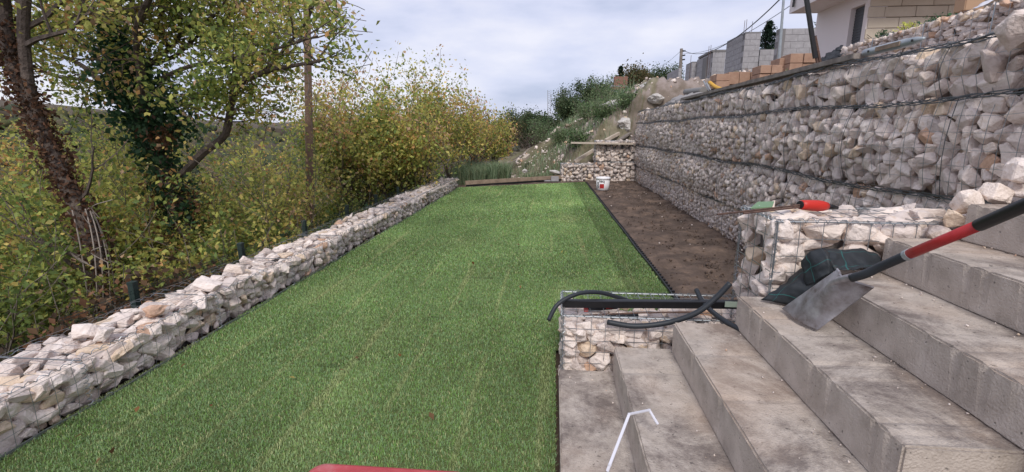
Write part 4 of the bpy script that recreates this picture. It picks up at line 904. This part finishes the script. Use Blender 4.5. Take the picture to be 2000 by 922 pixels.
# spoil under the boulders
V = []; F = []; 
for j in range(70):
    for i in range(70):
        x = .2 + 5.4 * i / 69; y = 14.85 + 4.0 * j / 69; e_ = min(i * .16, (69 - i) * .36, j * 1.1 if x > 2.3 else j * .33, (69 - j) * .36) / 5; e_ = min(1, e_)
        tgt = 1.75 + .62 * (x - 1.3) + .22 * fbm(x, y, 1.4); tgt = min(tgt, 2.72 + .2 * fbm(x, y, 1.5)); z0 = terr(x, y) - .15; V.append((x, y, max(z0, z0 + (tgt - z0) * e_ ** .6) + .27 * noise.ridged_multi_fractal(Vector((x * 1.7, y * 1.7, 0)), .8, 2.1, 6, 1, 2) - .25))
F = [(j * 70 + i, j * 70 + i + 1, (j + 1) * 70 + i + 1, (j + 1) * 70 + i) for j in range(69) for i in range(69)]
tag(np_mesh('spoil_heap', V, F, M['ground'], [((.95, .98, .80) if noise.noise(Vector((c_[0] * 1.3, c_[1] * 1.3, 4))) + .25 * noise.noise(Vector((c_[0] * 6, c_[1] * 6, 4))) > .12 and c_[0] < 3.4 else (1.35, 1.3, 1.4)) for c_ in V]), kind='structure')
rb = []
for _ in range(420):
    c = V[random.randrange(len(V))]; s_ = random.uniform(.03, .16) * random.uniform(.4, 1.1); rb.append(Matrix.Translation((c[0], c[1], c[2])) @ Euler((random.random() * 6, random.random() * 6, 0)).to_matrix().to_4x4() @ Matrix.Diagonal((s_ * 1.4, s_, s_ * .7, 1)))
tag(mass('spoil_stones', rb, None), 'stones and lumps scattered over the spoil heap at the wall end', 'rubble', kind='stuff')
HEAP = np.array(V).reshape(70, 70, 3)
def heapz(x, y):
    i = int(round((x - .2) / 5.4 * 69)); j = int(round((y - 14.85) / 4 * 69))
    return float(HEAP[j, i, 2]) if 0 <= i < 70 and 0 <= j < 70 else terr(x, y)
# tall grasses and weeds near the far end
def tuft(boxes, hgt, n, col, name, lab, wd=.012, kind='stuff', top=None):
    P = []
    for (x0, x1, y0_, y1_) in boxes: P.append(np.stack([RS.uniform(x0, x1, n), RS.uniform(y0_, y1_, n)], 1))
    P = np.concatenate(P); n = len(P); z = np.array([max(terr(a, b), heapz(a, b)) for a, b in P]); ang = RS.uniform(0, 6.28, n); L = hgt * RS.uniform(.45, 1.1, n) * (.8 + .5 * np.array([noise.noise(Vector((a, b, 6))) for a, b in P])); le = RS.uniform(.05, .55, n)
    d = np.stack([np.cos(ang), np.sin(ang)], 1); w = np.stack([-d[:, 1], d[:, 0]], 1) * wd * .5
    v0 = np.column_stack([P - w, z]); v1 = np.column_stack([P + w, z]); m_ = P + d * (L * le * .35)[:, None]; v2 = np.column_stack([m_ + w, z + L * .6]); v3 = np.column_stack([m_ - w, z + L * .6]); v4 = np.column_stack([P + d * (L * le)[:, None], z + L * (1 - .3 * le)])
    V = np.stack([v0, v1, v2, v3, v4], 1).reshape(-1, 3); k = np.arange(n) * 5; F = np.concatenate([np.stack([k, k + 1, k + 2], 1), np.stack([k, k + 2, k + 3], 1), np.stack([k + 3, k + 2, k + 4], 1)])
    c = np.array(col)[RS.randint(0, len(col), n)] * RS.uniform(.7, 1.3, n)[:, None]
    o = np_mesh(name, V, F, M['blade'], np.repeat(c, 5, 0)); return tag(o, lab, 'grass', kind=kind)
GG = [(.20, .28, .16), (.27, .35, .22), (.15, .22, .11), (.34, .36, .22)]
tuft([(-2.8, -1.9, 12.9, 13.9), (-2.6, -1.6, 13.2, 14.4), (-2.5, -1.3, 13.6, 14.6)], .70, 3600, GG, 'tall_grass', 'tall grey-green grass clump behind the far end of the low wall', wd=.008)
tuft([(-2.5, .5, 15, 18), (-.9, .3, 14.6, 15.6)], .28, 1200, GG + [(.22, .19, .12)], 'weedy_grass', 'short weedy grass beyond the timber board')
tuft([(-.6, 2.2, 20, 25), (1.6, 3.4, 18.5, 25), (1.4, 2.2, 16.5, 17.5)], .5, 900, GG + [(.07, .12, .045)], 'slope_weeds', 'tall weeds growing on the rubble slope', wd=.018)
tuft([(.3, 2.6, 14.9, 17.2), (-1.2, 1.2, 15.5, 19)], .34, 900, GG, 'slope_grass', 'thin grass tufts between the rubble on the slope', wd=.012)
tuft([(2.9, 7, 8, 13.5), (3, 9, 14, 22)],   .2, 120, GG, 'terrace_weeds', 'sparse weeds on the upper terrace')
WEED = [(.10, .17, .07), (.16, .23, .10), (.21, .28, .15), (.25, .29, .15)]
for px, py, Y, h, w_, lab in [(1095, 295, 18, .8, .9, 'leafy green weed clump left of the rubble slope'), (1190, 235, 19.5, 1.3, 2.0, 'grey-green bush on the crest of the rubble slope'), (1150, 262, 18.5, 1.0, 1.4, 'green weed bush in the middle of the rubble slope'),
                              (1222, 248, 15.6, .5, .9, 'low weed clump just left of the tall wall end'), (1180, 262, 15.7, .5, 1.0, 'weed clump low on the flank of the spoil heap'), (1135, 285, 15.4, .45, .9, 'small weed clump above the low far gabion'), (1062, 280, 21, 1.5, 1.5, 'tall pale green weed bush beside the track'), (1035, 270, 23, 1.2, 1.8, 'purplish dry bush left of the track'), (1178, 212, 24, .8, 2.4, 'large green bush on top of the slope')]:
    p = W(px, py, y=Y); g_ = max(terr(p.x, Y), heapz(p.x, Y)) - .05
    shrub('weed_bush', lab, 'bush', (p.x, Y, g_), max(h * .8, (p.z - g_) * .85), w_, WEED if 'purplish' not in lab else [(.10, .07, .06), (.14, .10, .08), (.08, .07, .04)], [3, 3, 2, 1] if 'purplish' not in lab else [1, 1, 1], nst=12, leaf=.06, per=6, lrad=.12, depth=1, kids=5, r0=.012, group='weed bushes on the rubble slope', first=.1)
# far trees
FT = [(1020, 190, 46, 4.5, 'rounded dark green tree in the distance left of the mast'), (1052, 208, 40, 3.6, 'dark green tree right below the mast'), (985, 205, 38, 2.6, 'thin pale tree in the distance above the maple row end'),
      (1160, 142, 48, 5.5, 'large dark tree left of the small house roof'), (1256, 125, 42, 3.6, 'tall brownish tree right of the small house roof'), (1290, 116, 50, 6.0, 'broad green tree behind the left end of the block walls'), (1110, 205, 45, 3.2, 'low green tree on the skyline between mast and large dark tree'), (955, 240, 30, 3.0, 'orange-brown bushy tree behind the end of the maple row'), (1560, 30, 40, 5.0, 'bushy hillside tree seen below the house overhang'), (1500, 88, 36, 3.0, 'green bush seen through the gap in the block walls')]
DP = [(.05, .085, .04), (.08, .12, .055), (.12, .16, .075), (.17, .18, .09)]
for k, (px, py, Y, w_, lab) in enumerate(FT):
    tp = W(px, py, y=Y); g_ = terr(tp.x, Y); H_ = max(2.5, tp.z - g_)
    pal = DP if k not in (2, 4, 7) else [(.10, .10, .045), (.17, .13, .06), (.08, .09, .04), (.22, .17, .08)]
    shrub('distant_tree', lab, 'tree', (tp.x, Y, g_), H_ * .66, w_ * .75, pal, [2, 4, 3, 1], nst=9, leaf=.15, per=26 if k not in (2,) else 7, lrad=.3, depth=2, kids=4, r0=.07, bark='bark', group='trees on the skyline', first=.12)
def conifer(px, py0, py1, Y, lab, wpx):
    a = W(px, py0, y=Y); b = W(px, py1, y=Y); t = empty('conifer', b, lab, 'tree', 'conifers on the skyline'); bm = bmesh.new(); tube(bm, [b - Vector((0, 0, 3)), a], [.12, .02], 6); bm_obj('trunk', bm, M['bark'], t); H_ = a.z - b.z; P = []; wd = wpx / FOC * Y * .75
    for k in range(10):
        f_ = (k + .5) / 10
        for q in range(8):
            an = random.uniform(0, 6.28); L = wd * (f_ * .95 + .1) * random.uniform(.7, 1.1); 
            for u in np.linspace(.1, 1, 14): c = np.array([b.x + math.cos(an) * L * u, b.y + math.sin(an) * L * u, a.z - f_ * H_ * 1.0 + .12 * L * u * u * 2 - L * u * .15]); P.append(c + RS.normal(size=(3, 3)) * .06)
    leaves(np.concatenate(P), .18, [(.015, .035, .02), (.025, .05, .03)], [1, 1], 'needles', t, aspect=.35)
conifer(1498, 42, 100, 38, 'dark conifer rising behind the gap in the block walls', 36); conifer(1211, 130, 175, 46, 'narrow dark conifer on the skyline above the small house', 20)

# distant wooded valley side: many low crowns as one mass
P = []; T_ = []
for k in range(5200):
    a = random.uniform(R(98), R(171)); d_ = random.uniform(30, 330) ** 1.0; x, y = math.cos(a) * d_, math.sin(a) * d_
    if x > -9: continue
    z = terr(x, y); s = random.uniform(1.2, 2.6) * (1 + d_ / 160); P.append(Matrix.Translation((x, y, z + s * .25)) @ Euler((random.random() * 3, random.random() * 3, 0)).to_matrix().to_4x4() @ Matrix.Diagonal((s, s, s * .8, 1)))
Vs = []; Fs = []; Cs = []; o_ = 0
for m_ in P:
    co, fa = LV[random.randrange(22)]; A_ = np.array(m_); v = co @ A_[:3, :3].T + A_[:3, 3]; Vs.append(v); Fs.append(fa + o_); o_ += len(v)
    Cs.append(np.tile(np.array(random.choice([(.04, .055, .03), (.06, .07, .03), (.09, .075, .045), (.075, .06, .045), (.10, .10, .04)])), (len(v), 1)))
tag(np_mesh('far_wood', np.concatenate(Vs), np.concatenate(Fs), M['treemass'], np.concatenate(Cs)), 'wooded far side of the valley seen between the trunks', 'wood', kind='stuff')

# ------------------------------------------------------------------ rubble slope beyond the lawn
rb = []
for _ in range(1000):
    x = random.uniform(-1.5, 3.2); y = random.uniform(14.6, 21)
    if noise.noise(Vector((x * .8, y * .5, 1))) < -.1 and random.random() < .8: continue
    s = random.uniform(.03, .13) * random.uniform(.35, 1.2); rb.append(Matrix.Translation((x, y, terr(x, y) + s * .15)) @ Euler((random.random() * 6, random.random() * 6, 0)).to_matrix().to_4x4() @ Matrix.Diagonal((s * 1.3, s, s * .7, 1)))
tag(mass('rubble', rb, None), 'pale stone rubble strewn over the slope beyond the lawn', 'rubble', kind='stuff')
def lump(seed):
    bm = bmesh.new(); bmesh.ops.create_icosphere(bm, subdivisions=4, radius=.5)
    for v in bm.verts:
        d = v.co.normalized(); q = 0
        for k in range(9):
            n_ = Vector((math.sin(seed + k * 2.4), math.cos(seed * 1.3 + k * 1.7), math.sin(k * 3.1 + seed * .7))).normalized(); q = max(q, d.dot(n_) - .72)
        v.co = d * (.5 - q * .55 + .07 * noise.fractal(d * 2.2 + Vector((seed, 0, 0)), 1, 2, 5))
    me = bpy.data.meshes.new('boulder'); bm.to_mesh(me); bm.free(); return me
BD = [(1262, 176, 15.8, (1.1, .8, .6), 'pointed white boulder on the spoil heap'), (1205, 205, 16.5, (1.7, 1.1, .6), 'long pale boulder on the left of the spoil heap'), (1232, 215, 16.0, (1.3, .9, .5), 'grey-white boulder in the middle of the spoil heap'), (1185, 216, 17, (.8, .6, .4), 'small white boulder at the left edge of the spoil heap'),
      (1250, 195, 15.4, (.6,.5,.3), 'round pale boulder just under the pointed one'), (1225, 240, 15.2, (.7,.6,.45), 'grey lump of spoil beside the wall end'), (1025, 333, 15.4, (.22, .18, .16), 'round white stone on the ground beyond the timber board'), (1085, 335, 14.7, (.4, .25, .15), 'white stone chunk leaning by the low far gabion'), (1283, 190, 14.9, (.6,.5,.3), 'brownish boulder at the wall end')]
for px, py, Y, s, lab in BD:
    p = W(px, py, y=Y); o = bpy.data.objects.new('boulder', lump(int(px))); o.data.materials.append(M['whiterock']); COL.objects.link(o); p.z -= s[2] * .15; o.location = p; o.scale = s; o.rotation_euler = (random.random() * .3, random.random() * .3, random.random() * 3); tag(o, lab, 'boulder')
# boards at the far gabions
def board(a, b, w_, h_, m_, lab, roll=0, name='board', group=None, cat='board'):
    bm = bmesh.new(); beam(bm, a, b, w_, h_, roll); o = bm_obj(name, bm, M[m_], bevel=.004); origin_fix(o); return tag(o, lab, cat, group)
board(W(1115, 279, y=13.93), W(1236, 281, y=13.93), .16, .05, 'timber_pale', 'pale plank lying level on the far gabion stack')
board(W(1122, 316, y=14.35), W(1165, 290, y=14.6), .10, .09, 'timber_pale', 'pale timber leaning up behind the low far gabion')
board(W(1182, 275, y=14.75), W(1216, 257, y=15.2), .10, .09, 'timber_pale', 'pale timber slanting up behind the level plank')
board(W(1205, 277, y=14.7), W(1232, 259, y=15.0), .14, .05, 'timber_grey', 'grey board slanting next to the pale timber above the level plank')
board(W(1130, 270, y=16.5), W(1150, 262, y=16.9), .2, .08, 'timber_pale', 'short pale board lying on the rubble slope'); board(W(1078, 262, y=19), W(1092, 248, y=19.3), .14, .07, 'timber_pale', 'pale board sticking up from the debris pile'); board(W(1023, 311, y=17.2), W(1032, 303, y=17.6), .14, .1, 'timber_pale', 'short light board end on the ground beyond the lawn')
for k, (px, py) in enumerate([(1100, 258), (1108, 262), (1116, 256), (1111, 252), (1122, 262)]):
    p = W(px, py, y=19); bm = bmesh.new(); add_box(bm, p, (.4, .25, .12), Euler((random.random(), random.random(), random.random() * 3))); tag(origin_fix(bm_obj('debris_slab', bm, M['timber' if k % 2 else 'timber_grey'], bevel=.01)), 'dark broken slab in the debris pile on the slope', 'debris', 'slabs in the debris pile')

# ------------------------------------------------------------------ along the top of the tall wall
ZT = 1.965
pk = empty('plank', W(1500, 150, x=2.5), 'long weathered grey plank lying along the wall top', 'plank')
a = W(1337, 201, x=2.42); b = W(1686, 121, x=2.42); a.z = b.z = ZT + .03; bm = bmesh.new(); beam(bm, a, b, .16, .045); bm_obj('board', bm, M['timber_grey'], pk, bevel=.004)
board(W(1440, 171, x=2.72), W(1640, 128, x=2.72), .12, .035, 'timber', 'second brown plank lying behind the long grey one', .1, 'plank'); board(W(1465, 158, x=2.95), W(1560, 137, x=2.95), .10, .03, 'timber_grey', 'dark thin plank lying across the brown one', .2, 'plank')
# grey steel shutter prop
sb = empty('steel_beam', W(1740, 108, x=2.45), 'grey galvanised steel guard rail with a blunt tip lying on the wall top', 'steel rail'); a = W(1688, 119, x=2.42); b = W(1801, 99, x=2.42); a.z = b.z = ZT + .05
bm = bmesh.new(); s_ = [a.lerp(b, k / 8) for k in range(9)]; tube(bm, s_, [.030, .031, .031, .031, .031, .031, .030, .025, .010], 10); bm_obj('rail', bm, M['zinc'], sb, True)
bm = bmesh.new(); beam(bm, a.lerp(b, .28) + Vector((-.031, 0, .0)), a.lerp(b, .7) + Vector((-.031, 0, .0)), .008, .03); bm_obj('slot', bm, M['timber'], sb)
for f_ in (.14, .88): bm = bmesh.new(); c = a.lerp(b, f_) + Vector((-.029 + (.006 if f_ > .5 else 0), 0, 0)); tube(bm, [c, c - Vector((.006, 0, 0))], .009, 8); bm_obj('hole', bm, M['black'], sb)
# black edge membrane and tarp
surf([[W(1586, 134, x=2.8), W(1605, 131, x=2.75), W(1625, 127, x=2.72), W(1640, 122, x=2.7)], [W(1600, 122, x=3.0), W(1612, 115, x=3.1), W(1628, 110, x=3.05), W(1641, 108, x=3.0)], [W(1612, 113, x=3.4), W(1622, 104, x=3.5), W(1634, 98, x=3.5), W(1643, 94, x=3.5)], [W(1620, 106, x=3.8), W(1630, 97, x=3.9), W(1638, 92, x=3.9), W(1645, 88, x=3.9)]], M['fabric'], 'tarp', None, noise_amp=.04, nu=6, nv=6, lin=True)
tag(bpy.data.objects['tarp'], 'black tarpaulin draped beside the foot of the leaning post', 'tarpaulin')
surf([[W(1290, 212, x=2.55), W(1308, 196, x=2.6), W(1330, 186, x=2.8)], [W(1320, 206, x=2.5), W(1345, 190, x=2.6), W(1360, 182, x=2.8)], [W(1390, 190, x=2.55), W(1400, 182, x=2.7), W(1405, 178, x=2.9)]], M['membrane'], 'membrane_sheet', None, noise_amp=.04, nu=8, nv=8)
tag(bpy.data.objects['membrane_sheet'], 'pale crumpled membrane sheet at the far end of the wall top', 'sheet')
hose([W(1340, 180, x=2.9), W(1374, 177, x=2.9)], .07, 'short fat grey-brown pipe lying near the far end of the wall top', 'pipe', 'hose_grey', 'pipe', None)
hose([W(1386, 161, x=3.1), W(1398, 170, x=3.1), W(1411, 175, x=3.1)], .035, 'bright yellow plastic tool on the wall top', 'yellow_tool', 'yellow', 'tool', None)
for q in ((1374, 158, 1385, 178, 'longer left one'), (1380, 162, 1388, 176, 'shorter right one')):
    hose([W(q[0], q[1], x=3.0), W(q[2], q[3], x=3.0)], .012, 'thin grey-blue rod leaning beside the yellow tool, ' + q[4], 'thin_rod', 'zinc', 'rod', 'thin rods by the yellow tool')
# leaning black post
pp = empty('leaning_post', W(1596, 128, x=2.75), 'black steel post leaning to the left above the wall top', 'post')
a = W(1597, 126, x=2.75); b = W(1586, 70, y=a.y); c = W(1571, -30, y=a.y)
bm = bmesh.new(); beam(bm, b - (c - b) * .45, c, .036, .036); bm_obj('post', bm, M['black'], pp)
bm = bmesh.new(); beam(bm, a, b - (c - b) * .02, .02, .02); beam(bm, a + Vector((.03, 0, 0)), b + Vector((.03, 0, 0)), .02, .02); bm_obj('foot_bracket', bm, M['rust'], pp)

# hollow bricks stacked on the terrace
def brick_stack(px0, px1, py0, py1, Y, lab):
    a = W(px0, py0, y=Y); b = W(px1, py1, y=Y); t = empty('brick_stack', (a.x, Y, b.z), lab, 'bricks', 'stacks of orange hollow bricks'); w_ = b.x - a.x; h_ = a.z - b.z; nx_ = max(1, round(w_ / .27)); nz_ = max(1, round(h_ / .21)); me0 = None
    for i in range(nx_):
        for k in range(nz_):
            if me0 is None:
                bm = bmesh.new(); add_box(bm, (0, 0, 0), (w_ / nx_ * .96, .5, h_ / nz_ * .95)); bmesh.ops.bevel(bm, geom=list(bm.edges), offset=.006, segments=1, affect='EDGES'); me0 = bpy.data.meshes.new('brick'); bm.to_mesh(me0); bm.free(); me0.materials.append(M['brick'])
            o = bpy.data.objects.new('brick', me0); COL.objects.link(o); o.parent = t; o.location = ((i + .5) * w_ / nx_, .25 + random.uniform(-.02, .02), (k + .5) * h_ / nz_)
    bm = bmesh.new(); add_box(bm, (a.x + w_ / 2, Y + .4, b.z - .4), (w_ * .98, .8, .8)); bm_obj('earth_base', bm, M['ground'], t)
for a in [(1400, 1425, 144, 172, 12.0, 'lowest stack of orange hollow bricks, farthest to the left'), (1424, 1486, 140, 165, 12.6, 'long low stack of orange hollow bricks left of centre'), (1486, 1525, 127, 160, 11.8, 'square stack of orange hollow bricks in the middle'), (1523, 1546, 113, 150, 12.3, 'tall narrow stack of orange hollow bricks'), (1545, 1592, 104, 142, 12.0, 'wide upper stack of orange hollow bricks beside the leaning post')]: brick_stack(*a)
# earth bank in front of bricks
# ------------------------------------------------------------------ block-wall shell
def blocks(name, face, lab, p0, du, L, z0, zt, thick, parent, bw=.5, bh=.25, cap=None):
    """face built of concrete blocks in running bond; zt may be a function of u"""
    du = Vector(du); nrm = Vector((du.y, -du.x, 0)); me0 = bpy.data.meshes.new('block'); bm = bmesh.new(); add_box(bm, (0, 0, 0), (bw - .012, thick, bh - .012)); bm.to_mesh(me0); bm.free(); me0.materials.append(M['block'])
    rz = math.atan2(du.y, du.x); n = 0
    k = 0; z = z0
    while True:
        zt_ = zt; 
        if z + bh * .5 > zt_: break
        h_ = min(bh, zt_ - z); u = -(k % 2) * bw / 2
        while u < L - .01:
            a, b = max(u, 0), min(u + bw, L)
            if b - a > .05:
                c = Vector(p0) + du * ((a + b) / 2); o = bpy.data.objects.new('block', me0); COL.objects.link(o); o.parent = parent; o.location = Vector((c.x, c.y, z + h_ / 2)) - parent.location + nrm * random.uniform(-.004, .004); o.rotation_euler = (0, 0, rz); o.scale = ((b - a) / bw, 1, h_ / bh); n += 1
            u += bw
        z += bh; k += 1
    c = Vector(p0) + du * L / 2; bm = bmesh.new(); add_box(bm, (c.x, c.y, (z0 + zt) / 2 - .005), (L - .01, thick - .02, zt - z0 - .01), Euler((0, 0, rz))); bm_obj('mortar', bm, M['mortar'], parent)
def shell(lab, pxL, px0, px1, pytop, pybot, Yf, zbot=None):
    """a block-built volume: side face from pxL to px0, front face from px0 to px1"""
    a = W(px0, pytop, y=Yf); zt = a.z; b = W(px1, pytop, y=Yf); zb = W(px0, pybot, y=Yf).z - .6 if zbot is None else zbot
    zb = max(zb, zt - 5); t = empty('block_wall', (a.x, Yf, zb), lab, 'unfinished wall', 'unfinished block walls on the hillside')
    if b.x - a.x > .05: blocks('b', 0, '', (a.x, Yf + .12, 0), (1, 0, 0), b.x - a.x, zb, zt, .24, t)
    if pxL < px0:
        back = W(pxL, 100, x=a.x).y; blocks('b', 0, '', (a.x + .12, Yf + .26, 0), (0, 1, 0), back - Yf - .26, zb, zt, .24, t)
    return t, a, b, zt
shell('small block wall piece standing alone at the far left of the shell', 1306, 1326, 1331, 133, 176, 33); shell('narrow block pillar second from the left of the shell', 1342, 1352, 1362, 120, 170, 31)
t, a, b, zt = shell('wide block wall with a dark flat top left of the tallest corner', 1363, 1393, 1418, 101, 165, 28); bm = bmesh.new(); add_box(bm, ((a.x + b.x) / 2, 29.3, zt + .05), (b.x - a.x + .1, 2.6, .1)); bm_obj('top_slab', bm, M['mortar'], t)
bm = bmesh.new(); add_box(bm, (a.x - .02, 29.2, zt - 1.1), (.1, .7, 1.9)); bm_obj('niche', bm, M['mortar'], t)
shell('tallest block-built corner of the shell, its side and front in view', 1418, 1456, 1487, 62, 140, 24)
shell('low block wall in the gap between the two tall parts', 1485, 1485, 1521, 96, 125, 25)
t, a, b, zt = shell('broad block wall behind the leaning black post', 1518, 1522, 1608, 56, 115, 21)
bm = bmesh.new()
for px, py in [(1455, 40), (1459, 38), (1470, 42), (1385, 90), (1389, 88), (1350, 108)]: p = W(px, py, y=25); tube(bm, [p, p - Vector((0, 0, 1.4))], .012, 4)
o = bm_obj('starter_bars', bm, M['rust']); tag(o, 'thin steel starter bars standing up from the block walls', 'steel bars', kind='stuff')

# ------------------------------------------------------------------ house at the top right
HX, HY = 8.0, 12.0
cz_ = W(1692, 50, y=HY)
HXc = cz_.x; Yb = W(1601, 80, x=HXc).y
hs = empty('house', (HXc, HY, 2.6), 'modern white house with beige stone-clad wall at the top right', 'house')
ztop = 7.5
d0, d1 = W(1684, 50, x=HXc).y, W(1658, 50, x=HXc).y; dz = W(1662, 18, x=HXc).z
bm = bmesh.new()
add_box(bm, (HXc + .2, (d1 + Yb) / 2, 5), (.4, Yb - d1, 5)); add_box(bm, (HXc + .2, (HY + .02 + d0) / 2, 5), (.4, d0 - HY - .02, 5)); add_box(bm, (HXc + .2, (d0 + d1) / 2, (dz + 7.5) / 2), (.4, d1 - d0 - .001, 7.5 - dz)); add_box(bm, (HXc + 2.2, Yb + .15, 5), (4.4, .3, 5))
bm_obj('white_wall', bm, M['render'], hs)
sh_ = box('shutter', (HXc + .12, d0, 2.5), (HXc + .16, d1, dz), M['shutter'], hs)
bm = bmesh.new()
for z in np.arange(2.6, dz, .06): add_box(bm, (HXc + .115, (d0 + d1) / 2, z), (.02, d1 - d0 - .01, .045))
tag(bm_obj('shutter_slats', bm, M['shutter'], sh_), kind='stuff')
# cladding: rows of big slabs facing the camera
XE = W(1905, 5, y=HY).x + 1.6
bm = bmesh.new(); add_box(bm, ((HXc + XE) / 2 + .02, HY + .08, 5), (XE - HXc - .04, .06, 5.2)); bm_obj('joint_backing', bm, M['joint'], hs)
rh = .225; me0 = bpy.data.meshes.new('cladding_slab'); bm = bmesh.new(); add_box(bm, (0, 0, 0), (.64, .05, rh - .014)); bmesh.ops.bevel(bm, geom=list(bm.edges), offset=.006, segments=1, affect='EDGES'); bm.to_mesh(me0); bm.free(); me0.materials.append(M['clad'])
zj = W(1703, 13, y=HY).z
for k in range(-9, 6):
    x = HXc + .02 - (.33 if k % 2 else 0)
    while x < XE:
        x0_, x1_ = max(x, HXc + .0), min(x + .65, XE)
        if x1_ - x0_ > .1: o = bpy.data.objects.new('cladding_slab', me0); COL.objects.link(o); o.parent = hs; o.location = Vector(((x0_ + x1_) / 2, HY + .02 + random.uniform(-.002, .002), zj + rh * (k + .5))) - hs.location; o.scale = ((x1_ - x0_) / .65, 1, 1)
        x += .65
# overhanging slab
c0 = W(1541, 27, y=14.2); bm = bmesh.new(); add_box(bm, ((c0.x + XE) / 2, (14.2 + HY - .8) / 2 + .0, c0.z + .22), (XE - c0.x, 14.2 - HY + .8, .44)); bm_obj('overhang', bm, M['render'], hs)
bm = bmesh.new(); g_ = W(1546, 12, y=13.4); tube(bm, [Vector((c0.x - .03, 13.9, c0.z + .5)), Vector((c0.x - .05, 13.9, c0.z + .1))], .03, 8); bm_obj('gutter_spout', bm, M['black'], hs)
# cardboard-brown block and white sheet above the upper gabion
a = W(1884, 17, y=7.5); b = W(1926, -4, y=7.5); bm = bmesh.new(); add_box(bm, ((a.x + b.x) / 2, 7.6, (a.z + b.z) / 2 + .05), (b.x - a.x, .2, b.z - a.z + .15)); o = bm_obj('tan_box', bm, M['cardboard'], bevel=.01); origin_fix(o); tag(o, 'plain tan box standing above the upper gabion wall', 'box')
surf([[W(1900, 18, y=6.3), W(1918, 12, y=6.2)], [W(1925, 2, y=6.4), W(1940, -2, y=6.3)]], M['white'], 'white_sheet', None, noise_amp=.02, nu=5, nv=5); tag(bpy.data.objects['white_sheet'], 'white sheet lying on the upper gabion wall beside the tan box', 'sheet')
for px, py, w_, c, lab in [(1727, 62, .5, DG, 'low dark green plant on the upper gabion wall at the beige wall'), (1777, 47, .6, YG, 'yellow-green plant on the upper gabion wall'), (1835, 32, .9, DG, 'dark creeping plant right of the yellow-green one')]:
    p = W(px, py, x=4.75); p.z -= .04; t = empty('plant', p, lab, 'plant'); P = np.array(p) + RS.normal(size=(160, 3)) * [w_ * .1, w_ * .12, .03]; leaves(P, .035, [c, tuple(q * 1.4 for q in c)], [1, 1], 'foliage', t); bm = bmesh.new(); [tube(bm, [p - Vector((0, 0, .15)), p + Vector((random.gauss(0, .1), random.gauss(0, .1), .03))], .004, 4) for _ in range(6)]; bm_obj('stems', bm, M['bark'], t)

# poles, wires, mast, small house
o = None
def pole(px0, py0, px1, py1, Y, r_, lab, m_='timber_grey'):
    a = W(px0, py0, y=Y); b = W(px1, py1, y=Y); bm = bmesh.new(); tube(bm, [b - Vector((0, 0, 1)), a], [r_, r_ * .8], 10); o = bm_obj('power_pole', bm, M[m_]); origin_fix(o); tag(o, lab, 'pole', 'power poles'); return a, o
a1, o1 = pole(1331, 95, 1329, 140, 38, .13, 'short dark power pole at the left end of the block walls')
for k in range(3): c = a1 - Vector((0, 0, .2 + .3 * k)); bm = bmesh.new(); tube(bm, [c - o1.location, c - o1.location + Vector((.3, 0, .05))], .05, 6); x = bm_obj('insulator', bm, M['black']); x.parent = o1
a2, o2 = pole(1532, -20, 1528, 60, 19, .05, 'thin grey steel pole rising from the broad block wall', 'zinc')
for k, (p, q, sag, lab) in enumerate([(W(1334, 98, y=38), W(1530, -8, y=19), .9, 'power cable sagging from the dark pole to the top of the frame'), (W(1334, 104, y=38), W(1548, 8, y=19), .5, 'thin cable just under the main power cable'), (W(1329, 100, y=38), W(1285, 130, y=60), .2, 'short cable leaving the dark pole to the left')]):
    bm = bmesh.new(); tube(bm, [p.lerp(q, i / 16) - Vector((0, 0, sag * 4 * (i / 16) * (1 - i / 16))) for i in range(17)], .022 if k == 0 else .012, 4); tag(bm_obj('cable', bm, M['black']), lab, 'cable')
ms = empty('lattice_mast', W(1073, 222, y=140), 'distant lattice radio mast on the skyline', 'mast'); bm = bmesh.new(); a = W(1073, 176, y=140); b = W(1073, 222, y=140)
for dx in (-.45, .45): tube(bm, [b + Vector((dx, 0, -3)), a + Vector((dx, 0, -1.0 if dx > 0 else 0))], .09, 4)
for k in range(12): z0_, z1_ = b.z + (a.z - b.z) * k / 12, b.z + (a.z - b.z) * (k + .8) / 12; tube(bm, [(b.x - .45, 140, z0_), (b.x + .45, 140, z1_)], .05, 4)
bm_obj('lattice', bm, M['hose_grey'], ms)
p = W(1205, 190, y=37); hh = empty('small_house', p, 'small distant house with grey pitched roof among the skyline trees', 'house'); q0, q1 = W(1196, 180, y=37), W(1226, 180, y=37); w_ = q1.x - q0.x
bm = bmesh.new(); add_box(bm, ((q0.x + q1.x) / 2, 39, p.z - .2), (w_, 3, 2)); bm_obj('wall', bm, M['redroof'], hh)
bm = bmesh.new(); rz_ = W(1200, 161, y=37).z; e0 = W(1190, 180, y=37).z
v = [bm.verts.new(c) for c in [(q0.x - .3, 36.8, e0), (q1.x + .3, 36.8, e0), (q1.x + .1, 39, rz_), (q0.x + .1, 39, rz_), (q0.x - .3, 41, e0), (q1.x + .3, 41, e0)]]
for f_ in ((0, 1, 2, 3), (3, 2, 5, 4), (0, 3, 4), (1, 5, 2), (0, 4, 5, 1)): bm.faces.new([v[i] for i in f_])
rf = bm_obj('roof', bm, M['roof'], hh); bm = bmesh.new(); add_box(bm, (q1.x - .3, 39, rz_ + .1), (1.0, .5, 1.0)); bm_obj('chimney', bm, M['redroof'], rf)
